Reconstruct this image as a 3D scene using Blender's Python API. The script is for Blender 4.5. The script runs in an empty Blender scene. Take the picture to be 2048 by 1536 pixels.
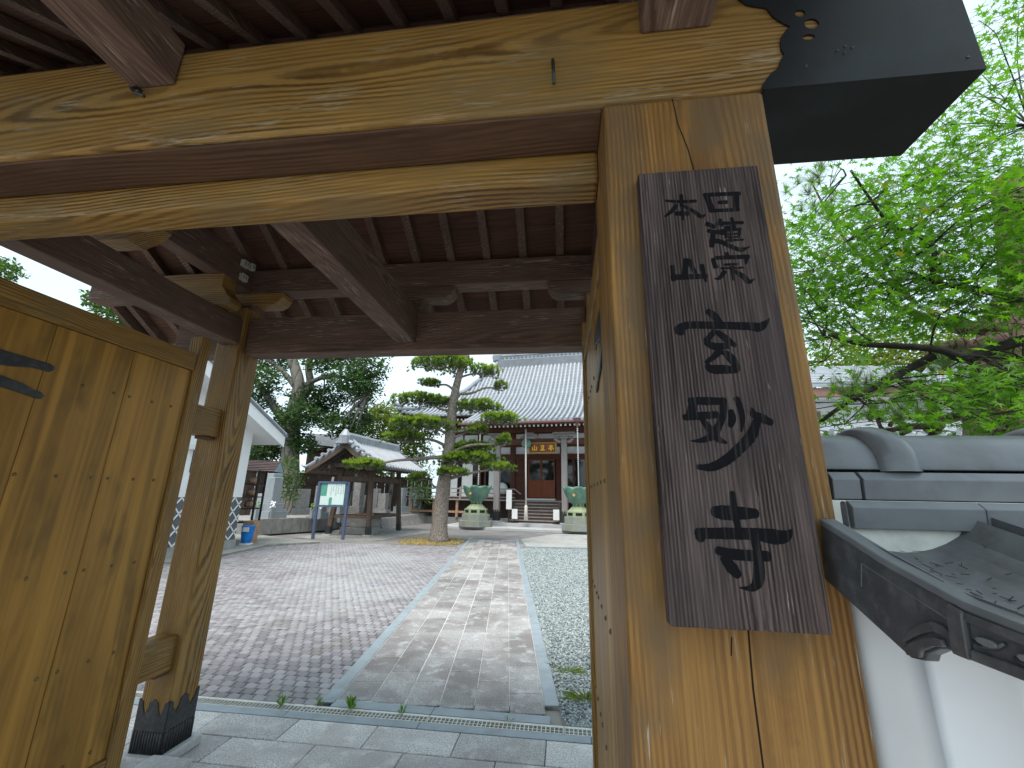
import bpy, math, random
import numpy as np
from mathutils import Vector, Matrix
from mathutils.geometry import tessellate_polygon
random.seed(7); rng = np.random.default_rng(7)
R = math.radians
SC = bpy.context.scene
COL = SC.collection

# ---------------------------------------------------------------- camera
YAW, PITCH, ROLL = 0.12315771, 0.26197448, 0.01837359
fw = Vector((-math.sin(YAW)*math.cos(PITCH), math.cos(YAW)*math.cos(PITCH), math.sin(PITCH)))
ri = Vector((math.cos(YAW), math.sin(YAW), 0)); up = ri.cross(fw)
r2 = math.cos(ROLL)*ri + math.sin(ROLL)*up; u2 = -math.sin(ROLL)*ri + math.cos(ROLL)*up
cd = bpy.data.cameras.new('camera'); cam = bpy.data.objects.new('camera', cd); COL.objects.link(cam)
cam.matrix_world = Matrix(((r2.x, u2.x, -fw.x, 0), (r2.y, u2.y, -fw.y, 0), (r2.z, u2.z, -fw.z, 1.6), (0, 0, 0, 1)))
cd.sensor_width = 36; cd.lens = 14.766; cd.clip_start = 0.02; cd.clip_end = 1000
SC.camera = cam

# ---------------------------------------------------------------- sky, sun, exposure
SUN_EL, SUN_AZ = R(68), R(200)          # azimuth measured clockwise from +Y: behind the viewer, a little to the left
W = bpy.data.worlds.new('World'); SC.world = W; W.use_nodes = True
wn = W.node_tree; wn.nodes.clear()
wo = wn.nodes.new('ShaderNodeOutputWorld'); bg = wn.nodes.new('ShaderNodeBackground')
sk = wn.nodes.new('ShaderNodeTexSky'); sk.sky_type = 'NISHITA'; sk.sun_disc = False
sk.sun_elevation = SUN_EL; sk.sun_rotation = SUN_AZ; sk.dust_density = 4.0; sk.ozone_density = 1.2; sk.air_density = 1.0
wm = wn.nodes.new('ShaderNodeMix'); wm.data_type = 'RGBA'
wm.inputs[7].default_value = (6.3, 7.7, 8.3, 1)          # thin bright cloud veil over the blue
tc = wn.nodes.new('ShaderNodeTexCoord'); nz = wn.nodes.new('ShaderNodeTexNoise')
nz.inputs['Scale'].default_value = 2.2; nz.inputs['Detail'].default_value = 4
mr = wn.nodes.new('ShaderNodeMapRange'); mr.inputs[1].default_value = .3; mr.inputs[2].default_value = .7; mr.inputs[3].default_value = .62; mr.inputs[4].default_value = .92
wn.links.new(tc.outputs['Generated'], nz.inputs['Vector']); wn.links.new(nz.outputs['Fac'], mr.inputs[0])
wn.links.new(mr.outputs[0], wm.inputs[0]); wn.links.new(sk.outputs[0], wm.inputs[6])
wn.links.new(wm.outputs[2], bg.inputs['Color']); bg.inputs['Strength'].default_value = 0.10
wn.links.new(bg.outputs[0], wo.inputs[0])
sl = bpy.data.lights.new('sun', 'SUN'); sl.energy = 2.3; sl.angle = R(38); sl.color = (1, .95, .87)
so = bpy.data.objects.new('sun', sl); COL.objects.link(so)
sdir = Vector((math.sin(SUN_AZ)*math.cos(SUN_EL), math.cos(SUN_AZ)*math.cos(SUN_EL), math.sin(SUN_EL)))
so.rotation_euler = sdir.to_track_quat('Z', 'Y').to_euler(); so.location = (0, -5, 12)
SC.view_settings.view_transform = 'Standard'; SC.view_settings.look = 'None'
SC.view_settings.exposure = 0.95; SC.view_settings.gamma = 1
SC.render.engine = 'CYCLES'
SC.cycles.max_bounces = 6; SC.cycles.diffuse_bounces = 3; SC.cycles.transparent_max_bounces = 6
try:
    SC.cycles.use_denoising = True
except Exception:
    pass

# ---------------------------------------------------------------- helpers
WL = {}                                    # world location of every object made here
class MB:
    def __init__(s): s.v = []; s.f = []
    def add(s, vs, fs):
        o = len(s.v); s.v += [tuple(p) for p in vs]; s.f += [tuple(i+o for i in f) for f in fs]; return s
    def box(s, x0, x1, y0, y1, z0, z1):
        return s.add([(x0,y0,z0),(x1,y0,z0),(x1,y1,z0),(x0,y1,z0),(x0,y0,z1),(x1,y0,z1),(x1,y1,z1),(x0,y1,z1)],
                     [(0,3,2,1),(4,5,6,7),(0,1,5,4),(1,2,6,5),(2,3,7,6),(3,0,4,7)])
    def hexa(s, p):                          # 8 corners, same order as box
        return s.add(p, [(0,3,2,1),(4,5,6,7),(0,1,5,4),(1,2,6,5),(2,3,7,6),(3,0,4,7)])
    def beam(s, a, b, w, h, upv=(0,0,1)):    # box from a to b, w across, h along up
        a, b = Vector(a), Vector(b); d = (b-a).normalized(); sd = d.cross(Vector(upv)).normalized(); u = sd.cross(d).normalized()
        p = []
        for q in (a, b):
            for sx, su in ((-1,-1),(1,-1),(1,1),(-1,1)): p.append(q + sd*sx*w/2 + u*su*h/2)
        return s.add(p, [(0,1,2,3),(7,6,5,4),(0,4,5,1),(1,5,6,2),(2,6,7,3),(3,7,4,0)])
    def tube(s, pts, rad, n=8, cap=True):
        pts = [Vector(p) for p in pts]
        if not hasattr(rad, '__len__'): rad = [rad]*len(pts)
        vs, fs = [], []; ref = None
        for i, p in enumerate(pts):
            d = (pts[min(i+1, len(pts)-1)] - pts[max(i-1, 0)]).normalized()
            if ref is None: ref = Vector((0,0,1)) if abs(d.z) < .9 else Vector((1,0,0))
            a = d.cross(ref).normalized(); b = a.cross(d).normalized(); ref = b
            for k in range(n):
                t = 2*math.pi*k/n; vs.append(p + (a*math.cos(t) + b*math.sin(t))*rad[i])
        for i in range(len(pts)-1):
            for k in range(n):
                k2 = (k+1) % n; fs.append((i*n+k, i*n+k2, (i+1)*n+k2, (i+1)*n+k))
        if cap: fs += [tuple(range(n-1, -1, -1)), tuple(range((len(pts)-1)*n, len(pts)*n))]
        return s.add(vs, fs)
    def lathe(s, prof, c=(0,0,0), n=24, lobe=0, lobes=8, lz=0):
        vs, fs = [], []; m = len(prof)
        for i, (r, z) in enumerate(prof):
            for k in range(n):
                t = 2*math.pi*k/n; rr = r*(1 + lobe*abs(math.cos(lobes*t/2)) * (max(0, z-lz) if lz else 1))
                vs.append((c[0]+rr*math.cos(t), c[1]+rr*math.sin(t), c[2]+z))
        for i in range(m-1):
            for k in range(n):
                k2 = (k+1) % n; fs.append((i*n+k, i*n+k2, (i+1)*n+k2, (i+1)*n+k))
        fs += [tuple(range(n-1, -1, -1)), tuple(range((m-1)*n, m*n))]
        return s.add(vs, fs)
    def prism(s, poly, fn, t0, t1, holes=()):   # polygon (a,b) extruded between t0 and t1, fn(a,b,t)->xyz
        loops = [poly] + list(holes); flat = [p for l in loops for p in l]; n = len(flat)
        tris = tessellate_polygon([[Vector((p[0], p[1], 0)) for p in l] for l in loops])
        vs = [fn(a, b, t0) for a, b in flat] + [fn(a, b, t1) for a, b in flat]
        fs = [tuple(t) for t in tris] + [tuple(n+i for i in reversed(t)) for t in tris]; o = 0
        for l in loops:
            m = len(l)
            for k in range(m): fs.append((o+k, o+(k+1) % m, n+o+(k+1) % m, n+o+k))
            o += m
        return s.add(vs, fs)

def mkobj(name, me, mat, loc, parent, wl):
    ob = bpy.data.objects.new(name, me); COL.objects.link(ob)
    if mat and not me.materials: me.materials.append(mat)
    ob.location = loc
    if parent is not None: ob.parent = parent
    WL[ob.name] = wl
    return ob
def obj(name, mb, mat, parent=None, smooth=False, bevel=0, origin=None, segs=2, fix=True):
    vs = np.array(mb.v, dtype=float); lo, hi = vs.min(0), vs.max(0)
    if origin is None: origin = (lo+hi)/2 if parent is not None else np.array([(lo[0]+hi[0])/2, (lo[1]+hi[1])/2, lo[2]])
    o = Vector(origin)
    me = bpy.data.meshes.new(name); me.from_pydata((vs-np.array(o)).tolist(), [], mb.f)
    if fix:
        import bmesh
        b = bmesh.new(); b.from_mesh(me); bmesh.ops.recalc_face_normals(b, faces=b.faces); b.to_mesh(me); b.free()
    if smooth: me.polygons.foreach_set('use_smooth', [True]*len(me.polygons))
    me.update()
    pl = WL[parent.name] if parent is not None else Vector((0,0,0))
    ob = mkobj(name, me, mat, o-pl, parent, o)
    if bevel:
        m = ob.modifiers.new('bevel', 'BEVEL'); m.width = bevel; m.segments = segs; m.limit_method = 'ANGLE'
        if not smooth: pass
    return ob
def bigmesh(name, V, F, mat, parent=None, origin=(0,0,0), smooth=False):   # numpy arrays; F is (n,k)
    me = bpy.data.meshes.new(name); V = np.asarray(V, dtype=np.float32) - np.asarray(origin, dtype=np.float32); F = np.asarray(F, dtype=np.int32)
    k = F.shape[1]; me.vertices.add(len(V)); me.vertices.foreach_set('co', V.ravel())
    me.loops.add(F.size); me.loops.foreach_set('vertex_index', F.ravel())
    me.polygons.add(len(F)); me.polygons.foreach_set('loop_start', np.arange(0, F.size, k, dtype=np.int32))
    if smooth: me.polygons.foreach_set('use_smooth', np.ones(len(F), dtype=bool))
    me.update(calc_edges=True); me.validate()
    o = Vector(origin); pl = WL[parent.name] if parent is not None else Vector((0,0,0))
    return mkobj(name, me, mat, o-pl, parent, o)
def thing(name, label, cat, loc, group=None):
    o = bpy.data.objects.new(name, None); COL.objects.link(o); o.location = loc; o.empty_display_size = .2
    WL[o.name] = Vector(loc); return tag(o, label, cat, group)
def tag(o, label, cat, group=None):
    o['label'] = label; o['category'] = cat
    if group: o['group'] = group
    return o
def struct(o): o['kind'] = 'structure'; return o
def stuff(o): o['kind'] = 'stuff'; return o
def inst(name, me, mat, loc, parent=None, rot=None, scale=None):
    pl = WL[parent.name] if parent is not None else Vector((0,0,0))
    ob = mkobj(name, me, mat, Vector(loc)-pl, parent, Vector(loc))
    if rot: ob.rotation_euler = rot
    if scale: ob.scale = scale
    return ob
def mesh_only(name, mb, mat, smooth=False):
    import bmesh
    me = bpy.data.meshes.new(name); me.from_pydata(mb.v, [], mb.f)
    b = bmesh.new(); b.from_mesh(me); bmesh.ops.recalc_face_normals(b, faces=b.faces); b.to_mesh(me); b.free()
    if smooth: me.polygons.foreach_set('use_smooth', [True]*len(me.polygons))
    me.materials.append(mat); me.update(); return me
# ---------------------------------------------------------------- materials
class NT:
    def __init__(s, name):
        s.m = bpy.data.materials.new(name); s.m.use_nodes = True; s.t = s.m.node_tree; s.t.nodes.clear()
        s.out = s.n('ShaderNodeOutputMaterial'); s.p = s.n('ShaderNodeBsdfPrincipled'); s.l(s.p.outputs[0], s.out.inputs[0])
        s.p.inputs['Specular IOR Level'].default_value = .3
    def n(s, t, props=None, **ins):
        nd = s.t.nodes.new(t)
        for k, v in (props or {}).items(): setattr(nd, k, v)
        for k, v in ins.items():
            key = k.replace('_', ' ')
            (nd.inputs[key] if key in nd.inputs else nd.inputs[int(k[1:])]).default_value = v
        return nd
    def l(s, a, b): s.t.links.new(a, b)
    def mix(s, f, a, b, mode='MIX'):
        m = s.t.nodes.new('ShaderNodeMix'); m.data_type = 'RGBA'; m.blend_type = mode
        for i, v in ((0, f), (6, a), (7, b)):
            if hasattr(v, 'is_linked'): s.l(v, m.inputs[i])
            else: m.inputs[i].default_value = v if i == 0 or len(v) == 4 else (*v, 1)
        return m.outputs[2]
    def ramp(s, x, *pts):
        r = s.t.nodes.new('ShaderNodeValToRGB'); s.l(x, r.inputs[0]); e = r.color_ramp.elements
        while len(e) < len(pts): e.new(.5)
        for k, (p, c) in enumerate(pts):
            e[k].position = p; e[k].color = (c, c, c, 1) if not hasattr(c, '__len__') else (*c, 1)
        return r.outputs[0]
    def math(s, op, a, b=None):
        m = s.t.nodes.new('ShaderNodeMath'); m.operation = op
        for i, v in ((0, a), (1, b)):
            if v is None: continue
            if hasattr(v, 'is_linked'): s.l(v, m.inputs[i])
            else: m.inputs[i].default_value = v
        return m.outputs[0]
    def vmul(s, v, k):
        m = s.t.nodes.new('ShaderNodeVectorMath'); m.operation = 'MULTIPLY'; s.l(v, m.inputs[0]); m.inputs[1].default_value = k; return m.outputs[0]
    def vadd(s, a, b):
        m = s.t.nodes.new('ShaderNodeVectorMath'); m.operation = 'ADD'; s.l(a, m.inputs[0])
        if hasattr(b, 'is_linked'): s.l(b, m.inputs[1])
        else: m.inputs[1].default_value = b
        return m.outputs[0]
    def noise(s, v, scale, detail=3, rough=.55, out=0, dist=0):
        nd = s.t.nodes.new('ShaderNodeTexNoise'); nd.inputs['Scale'].default_value = scale; nd.inputs['Detail'].default_value = detail
        nd.inputs['Roughness'].default_value = rough; nd.inputs['Distortion'].default_value = dist
        if v is not None: s.l(v, nd.inputs['Vector'])
        return nd.outputs[out]
    def coord(s, rnd=0):
        v = s.t.nodes.new('ShaderNodeTexCoord').outputs['Object']
        if rnd:
            oi = s.t.nodes.new('ShaderNodeObjectInfo'); cb = s.t.nodes.new('ShaderNodeCombineXYZ')
            for i, k in enumerate((1, 3.7, 7.3)): s.l(s.math('MULTIPLY', oi.outputs['Random'], k*rnd), cb.inputs[i])
            v = s.vadd(v, cb.outputs[0])
        return v
    def objrand(s): return s.t.nodes.new('ShaderNodeObjectInfo').outputs['Random']
    def world(s): return s.t.nodes.new('ShaderNodeNewGeometry').outputs['Position']
    def bump(s, h, strength=.3, dist=.01):
        b = s.t.nodes.new('ShaderNodeBump'); b.inputs['Strength'].default_value = strength; b.inputs['Distance'].default_value = dist
        s.l(h, b.inputs['Height']); s.l(b.outputs[0], s.p.inputs['Normal'])
    def done(s, col=None, rough=.6, spec=None, metal=0):
        if col is not None:
            if hasattr(col, 'is_linked'): s.l(col, s.p.inputs['Base Color'])
            else: s.p.inputs['Base Color'].default_value = (*col, 1)
        if hasattr(rough, 'is_linked'): s.l(rough, s.p.inputs['Roughness'])
        else: s.p.inputs['Roughness'].default_value = rough
        s.p.inputs['Metallic'].default_value = metal
        if spec is not None: s.p.inputs['Specular IOR Level'].default_value = spec
        return s.m

def ax(axis, a, c): return {'X': (a, c, c), 'Y': (c, a, c), 'Z': (c, c, a)}[axis]
def wood(name, light, mid, dark, axis, ring=.012, tilt=2.5, distort=.05, patch=None, pamt=.5, rough=.55, bump=.25, fine=.35, lines=.8, stains=0, grey=None, spec=.3, streak=None, gthr=(.56, .68)):
    s = NT(name); oi = s.objrand(); v0 = s.coord()
    cb = s.n('ShaderNodeCombineXYZ')
    offs = {'X': (9, .10, .13), 'Y': (.10, 9, .13), 'Z': (.10, .13, 9)}[axis]
    for i in range(3):
        s.l(s.math('MULTIPLY', s.math('SUBTRACT', s.math('FRACT', s.math('MULTIPLY', oi, 7.31*(i+1))), .5), offs[i]), cb.inputs[i])
    v = s.vadd(v0, cb.outputs[0])
    low = s.noise(s.vmul(v, ax(axis, .9, 3.2)), 1, 1, .5, out=1)
    dv = s.vmul(s.vadd(low, (-.5, -.5, -.5)), ax(axis, 0, distort*2))
    w = s.vadd(v, dv)
    mp = s.n('ShaderNodeMapping'); rt = {'X': (0, R(tilt), R(tilt*.6)), 'Y': (R(tilt), 0, R(tilt*.6)), 'Z': (R(tilt*.6), R(tilt), 0)}[axis]
    mp.inputs['Rotation'].default_value = rt; s.l(w, mp.inputs['Vector'])
    wv = s.n('ShaderNodeTexWave', {'wave_type': 'RINGS', 'rings_direction': axis, 'wave_profile': 'SIN'})
    wv.inputs['Scale'].default_value = .314/ring; wv.inputs['Distortion'].default_value = .9; wv.inputs['Detail'].default_value = 2; wv.inputs['Detail Scale'].default_value = 1.3
    s.l(mp.outputs[0], wv.inputs['Vector'])
    lin = s.ramp(wv.outputs[1], (0, 1), (.32, .75), (.62, .12), (1, 0))
    amp = s.ramp(s.noise(s.vmul(v, ax(axis, .8, 4)), 1.6, 2), (.32, .15), (.66, 1))
    lin = s.math('MULTIPLY', lin, amp)
    fn = s.noise(s.vmul(v, ax(axis, 5, 210)), 1, 2, .6)
    fn2 = s.noise(s.vmul(v, ax(axis, 1.5, 60)), 1, 2, .6)
    tone = s.noise(s.vmul(v, ax(axis, 1.1, 5)), 1, 2, .6)
    c = s.mix(s.ramp(tone, (.3, 0), (.7, 1)), mid, light)
    c = s.mix(s.math('MULTIPLY', lin, lines), c, dark)
    c = s.mix(s.math('MULTIPLY', s.ramp(fn, (.38, 1), (.62, 0)), fine), c, dark)
    c = s.mix(s.math('MULTIPLY', s.ramp(fn2, (.45, 0), (.75, 1)), fine*.7), c, light)
    if patch:
        pn = s.noise(s.vmul(v, ax(axis, 1.6, 3.4)), 1.5, 3, .62)
        c = s.mix(s.math('MULTIPLY', s.ramp(pn, (.5, 0), (.66, 1)), pamt), c, patch)
    if grey:
        gn = s.noise(s.vmul(v, ax(axis, 7, 120)), 1, 3, .7); gm = s.noise(s.vmul(v, ax(axis, 2, 6)), 1.3, 2)
        c = s.mix(s.math('MULTIPLY', s.ramp(gn, (gthr[0], 0), (gthr[1], 1)), s.ramp(gm, (.45, 0), (.62, 1))), c, grey)
    if streak:
        sn = s.noise(s.vmul(v, ax(axis, .55, 17)), 1, 2, .5)
        c = s.mix(s.math('MULTIPLY', s.ramp(sn, (.50, 0), (.66, 1)), .7), c, streak)
    h = s.math('ADD', s.math('MULTIPLY', fn, .6), s.math('MULTIPLY', lin, -.5))
    s.bump(h, bump, .004)
    return s.done(c, s.math('ADD', s.math('MULTIPLY', fn2, .2), rough-.1), spec)

WY = {a: wood('gate_wood_'+a, (.365, .215, .060), (.272, .147, .035), (.068, .029, .007), a, ring=.0125, patch=(.17, .12, .055), pamt=.55, lines=1.0, grey=(.30, .25, .17)) for a in 'XYZ'}
WP = wood('post_wood', (.335, .180, .050), (.235, .112, .026), (.075, .030, .007), 'Z', ring=.009, tilt=1.2, distort=.03, patch=(.13, .082, .040), pamt=.85, lines=.8, grey=(.36, .32, .25), gthr=(.64, .72))
WD = wood('door_board', (.40, .215, .042), (.24, .12, .022), (.105, .05, .009), 'Z', ring=.03, tilt=2, distort=.06, patch=(.155, .085, .018), pamt=.75, lines=.35, fine=.22, rough=.45, streak=(.46, .24, .045))
WB = {a: wood('weathered_beam_'+a, (.205, .130, .098), (.118, .070, .052), (.048, .026, .019), a, ring=.011, patch=(.070, .050, .036), pamt=.5, lines=.75, fine=.55, grey=(.34, .25, .20), rough=.75) for a in 'XYZ'}
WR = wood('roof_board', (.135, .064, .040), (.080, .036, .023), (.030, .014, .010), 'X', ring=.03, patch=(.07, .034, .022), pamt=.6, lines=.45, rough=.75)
WS = wood('sign_wood', (.165, .125, .115), (.075, .055, .053), (.010, .007, .008), 'Z', ring=.0068, tilt=.12, distort=.007, patch=(.045, .037, .040), pamt=.5, lines=1.0, fine=.55, rough=.85, bump=.7, grey=(.36, .31, .29), spec=.1, gthr=(.66, .72))
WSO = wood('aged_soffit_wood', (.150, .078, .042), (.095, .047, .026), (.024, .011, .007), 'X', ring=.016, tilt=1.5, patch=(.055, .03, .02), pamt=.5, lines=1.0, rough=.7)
WH = {a: wood('hall_wood_'+a, (.155, .058, .036), (.10, .034, .022), (.04, .014, .010), a, ring=.03, lines=.5, rough=.6) for a in 'XYZ'}
WHD = wood('hall_door_wood', (.30, .085, .034), (.22, .055, .022), (.10, .024, .012), 'Z', ring=.03, lines=.5, rough=.4)
WG = {a: wood('silvered_wood_'+a, (.40, .37, .36), (.30, .27, .265), (.14, .12, .115), a, ring=.02, lines=.6, rough=.8) for a in 'XYZ'}
WK = wood('dark_fence_wood', (.12, .085, .066), (.08, .055, .043), (.03, .02, .016), 'Z', ring=.02, lines=.6, rough=.85)
WPV = wood('pavilion_wood', (.16, .115, .088), (.10, .07, .055), (.04, .028, .022), 'Z', ring=.02, lines=.6, rough=.8)

def flat(name, col, rough=.6, var=.12, scale=6, bump=0, bscale=40, metal=0, spec=.3, dark=None, damt=.5, dscale=3, rnd=3):
    s = NT(name); v = s.coord(rnd)
    n = s.noise(v, scale, 2, .6)
    hi = tuple(min(1, c*(1+var)) for c in col); lo = tuple(c*(1-var) for c in col)
    c = s.mix(s.ramp(n, (.3, 0), (.7, 1)), lo, hi)
    if dark:
        dn = s.noise(v, dscale, 4, .65)
        c = s.mix(s.math('MULTIPLY', s.ramp(dn, (.5, 0), (.68, 1)), damt), c, dark)
    if bump: s.bump(s.noise(v, bscale, 2, .6), bump, .004)
    return s.done(c, rough, spec, metal)

IRON = flat('black_iron', (.022, .024, .027), .42, .4, 30, .25, 90, 0, .5, (.10, .105, .11), .35, 25)
CAPM = flat('blackened_copper', (.0085, .0085, .0095), .5, .35, 5, .08, 30, 0, .22, (.016, .028, .027), .5, 4)
INK = NT('brush_ink')
_v = INK.coord(); _f = INK.noise(INK.vmul(_v, (150, 150, 3)), 1, 4, .6)
INK = INK.done(INK.mix(INK.ramp(_f, (.52, 0), (.66, 1)), (.0045, .0045, .006), (.030, .026, .026)), .7, .1)
PLASTER = flat('white_plaster', (.76, .78, .81), .75, .04, 2.2, .12, 14, dark=(.58, .61, .64), damt=.45, dscale=1.6)
PLASTER2 = flat('mortar_plaster', (.66, .66, .61), .8, .05, 6, .2, 30, dark=(.40, .41, .40), damt=.55, dscale=9)
TILE = flat('smoked_roof_tile', (.150, .163, .178), .36, .13, 9, .12, 60, 0, .5, (.085, .090, .098), .6, 6)
TILED = flat('dark_verge_tile', (.060, .064, .072), .40, .25, 16, .2, 90, 0, .45, (.16, .16, .165), .35, 38)
TILEDIRT = flat('dirty_pantile', (.120, .128, .135), .5, .3, 10, .3, 60, 0, .4, (.085, .075, .062), .7, 14)
HTILE = flat('hall_roof_tile', (.30, .325, .36), .42, .12, 1.6, .1, 20, 0, .5, (.18, .19, .22), .4, 2)
HTILE2 = flat('hall_pan_tile', (.17, .185, .21), .5, .15, 1.6, .1, 20)
STONE = flat('white_granite', (.42, .43, .44), .7, .16, 60, .25, 120, 0, .3, (.25, .24, .24), .5, 2.2)
CONC = flat('concrete', (.33, .33, .32), .85, .1, 5, .25, 60, dark=(.19, .19, .18), damt=.6, dscale=1.2)
CONC_D = flat('mossy_concrete', (.27, .265, .25), .88, .15, 4, .3, 40, dark=(.12, .125, .10), damt=.7, dscale=2.4)
def slabmat(name, col, speck, dk, lt, near=None):
    s = NT(name); v = s.world(); oi = s.objrand()
    sp = s.noise(v, 95, 3, .75); big = s.noise(v, 1.3, 3, .62); md = s.noise(v, 6, 4, .7)
    c = s.mix(s.ramp(sp, (.40, 0), (.60, 1)), tuple(x*.55 for x in col), speck)
    c = s.mix(s.math('MULTIPLY', s.ramp(big, (.42, 0), (.58, 1)), .8), c, dk)
    c = s.mix(s.math('MULTIPLY', s.ramp(md, (.52, 0), (.66, 1)), .6), c, lt)
    fk = s.noise(v, 150, 2, .7)
    c = s.mix(s.math('MULTIPLY', s.ramp(fk, (.60, 0), (.66, 1)), .55), c, tuple(min(.85, x*1.35) for x in lt))
    c = s.mix(s.math('MULTIPLY', s.ramp(fk, (.36, 1), (.42, 0)), .45), c, tuple(x*.5 for x in dk))
    t = s.math('ADD', s.math('MULTIPLY', oi, .36), .82)
    hs = s.n('ShaderNodeHueSaturation'); s.l(c, hs.inputs['Color']); s.l(t, hs.inputs['Value'])
    s.bump(s.math('ADD', sp, md), .5, .004)
    return s.done(hs.outputs[0], s.ramp(md, (.35, .55), (.65, .85)), .3)
SLAB = slabmat('bush_hammered_granite', (.52, .515, .51), (.66, .665, .665), (.345, .325, .32), (.66, .67, .665))
PSLAB = slabmat('path_granite', (.31, .295, .295), (.40, .39, .39), (.165, .145, .143), (.46, .475, .48))
KERB = flat('blue_grey_kerb_stone', (.255, .30, .335), .45, .08, 8, .06, 60, 0, .4, (.165, .165, .165), .45, 5)
def pavermat():
    s = NT('concrete_paver'); v = s.world(); oi = s.n('ShaderNodeNewGeometry').outputs['Random Per Island']; o2 = s.objrand()
    r = s.math('FRACT', s.math('ADD', oi, o2))
    big = s.noise(v, .33, 4, .6); sp = s.noise(v, 120, 3, .7); mo = s.noise(v, 1.7, 5, .65)
    c = s.mix(r, (.165, .155, .168), (.31, .295, .315))
    c = s.mix(s.math('MULTIPLY', s.ramp(big, (.46, 0), (.6, 1)), .55), c, (.40, .41, .425))
    c = s.mix(s.math('MULTIPLY', s.ramp(mo, (.55, 0), (.68, 1)), .45), c, (.24, .235, .185))
    c = s.mix(s.math('MULTIPLY', s.ramp(sp, (.4, 1), (.6, 0)), .35), c, (.10, .095, .10))
    s.bump(sp, .4, .004); return s.done(c, .72, .35)
PAVER = pavermat()
JOINT = flat('sandy_joint', (.085, .08, .072), .95, .3, 20, .3, 90, dark=(.16, .165, .10), damt=.6, dscale=2)
MORTAR = flat('white_mortar', (.50, .49, .47), .9, .2, 30, .3, 90, dark=(.25, .24, .23), damt=.7, dscale=3)
def gravelmat():
    s = NT('crushed_stone'); r = s.n('ShaderNodeNewGeometry').outputs['Random Per Island']
    c = s.ramp(r, (0, (.11, .125, .13)), (.3, (.22, .255, .265)), (.7, (.33, .375, .38)), (1, (.46, .49, .47)))
    return s.done(c, .75, .35)
GRAVEL = gravelmat()
STEEL = flat('galvanised_steel', (.55, .56, .54), .45, .1, 20, .05, 60, .2, .5, (.42, .33, .20), .4, 4)
def leafmat(name, a, b, c, trans=.45, rough=.45, tcol=None):
    s = NT(name); g = s.n('ShaderNodeNewGeometry'); r = g.outputs['Random Per Island']
    n = s.noise(g.outputs['Position'], .9, 2)
    col = s.mix(r, a, b); col = s.mix(s.math('MULTIPLY', s.ramp(n, (.42, 0), (.6, 1)), .6), col, c)
    s.done(col, rough, .35)
    tr = s.n('ShaderNodeBsdfTranslucent'); mx = s.n('ShaderNodeMixShader'); mx.inputs[0].default_value = trans
    tcn = s.mix(1.0, col, tcol or (1.25, 1.35, .55), 'MULTIPLY'); s.l(tcn, tr.inputs[0])
    s.l(s.p.outputs[0], mx.inputs[1]); s.l(tr.outputs[0], mx.inputs[2]); s.l(mx.outputs[0], s.out.inputs[0])
    return s.m
MAPLE = leafmat('maple_leaf', (.075, .20, .016), (.125, .28, .022), (.05, .155, .018), .6, .4, (1.5, 1.55, .5))
MAPLEY = leafmat('maple_leaf_turning', (.22, .26, .02), (.30, .28, .03), (.26, .22, .03), .5, .4)
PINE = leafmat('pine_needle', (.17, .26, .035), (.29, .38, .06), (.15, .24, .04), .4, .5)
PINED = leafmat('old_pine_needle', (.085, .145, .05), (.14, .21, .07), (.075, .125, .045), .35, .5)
BROAD = leafmat('broad_leaf_dark', (.035, .085, .028), (.075, .14, .045), (.036, .075, .032), .4, .45)
BROADY = leafmat('broad_leaf_yellow_green', (.12, .18, .025), (.20, .25, .03), (.14, .17, .03), .4, .5)
BROADM = leafmat('broad_leaf_mid', (.05, .12, .025), (.10, .19, .035), (.05, .10, .03), .4, .45)
DRYG = leafmat('dry_grass', (.36, .27, .10), (.46, .36, .15), (.30, .25, .08), .2, .7, (1, .9, .7))
WEED = leafmat('weed_leaf', (.09, .21, .03), (.16, .30, .05), (.11, .2, .03), .4, .5)
def barkmat(name, a, b, scale, axis=(1, 1, .35)):
    s = NT(name); v = s.vmul(s.coord(), axis)
    vo = s.n('ShaderNodeTexVoronoi', {'feature': 'DISTANCE_TO_EDGE'}); vo.inputs['Scale'].default_value = scale; s.l(s.vadd(v, s.vmul(s.noise(v, scale*.5, 3, out=1), (.12, .12, .12))), vo.inputs['Vector'])
    n = s.noise(v, scale*2, 5, .65)
    e = s.ramp(vo.outputs[0], (0, 0), (.09, 1))
    c = s.mix(n, a, b); c = s.mix(e, tuple(x*.45 for x in a), c)
    s.bump(s.math('ADD', s.math('MULTIPLY', e, .8), s.math('MULTIPLY', n, .4)), .8, .03)
    return s.done(c, .9, .2)
BARKP = barkmat('pine_bark', (.20, .165, .14), (.38, .33, .29), 17, (1, 1, .5))
BARKR = barkmat('red_pine_bark', (.075, .045, .037), (.17, .115, .092), 16)
BARKZ = barkmat('grey_bark', (.13, .12, .105), (.27, .25, .22), 3, (1, 1, .25))
BARKM = flat('dark_twig_bark', (.030, .025, .022), .85, .3, 30, .3, 60)
COPPER = flat('verdigris_bronze', (.115, .235, .185), .55, .2, 3, .15, 20, 0, .4, (.24, .30, .16), .55, 3)
COPPERL = flat('pale_verdigris', (.29, .36, .23), .6, .15, 6, .15, 20, 0, .4, (.38, .31, .09), .6, 6)
USTONE = flat('green_stained_stone', (.235, .26, .24), .7, .1, 4, .15, 30, 0, .3, (.27, .255, .12), .6, 2.5)
GOLD = flat('gold_leaf', (.75, .48, .06), .35, .1, 10, metal=.4)
GOLDD = flat('worn_gilt_frame', (.36, .22, .05), .5, .2, 10)
WHITEP = flat('white_paint', (.78, .79, .79), .6, .03, 4)
PAPER = flat('notice_paper', (.66, .78, .75), .5, .03, 4)
GREENP = flat('green_felt', (.10, .35, .26), .8, .1, 10)
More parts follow.
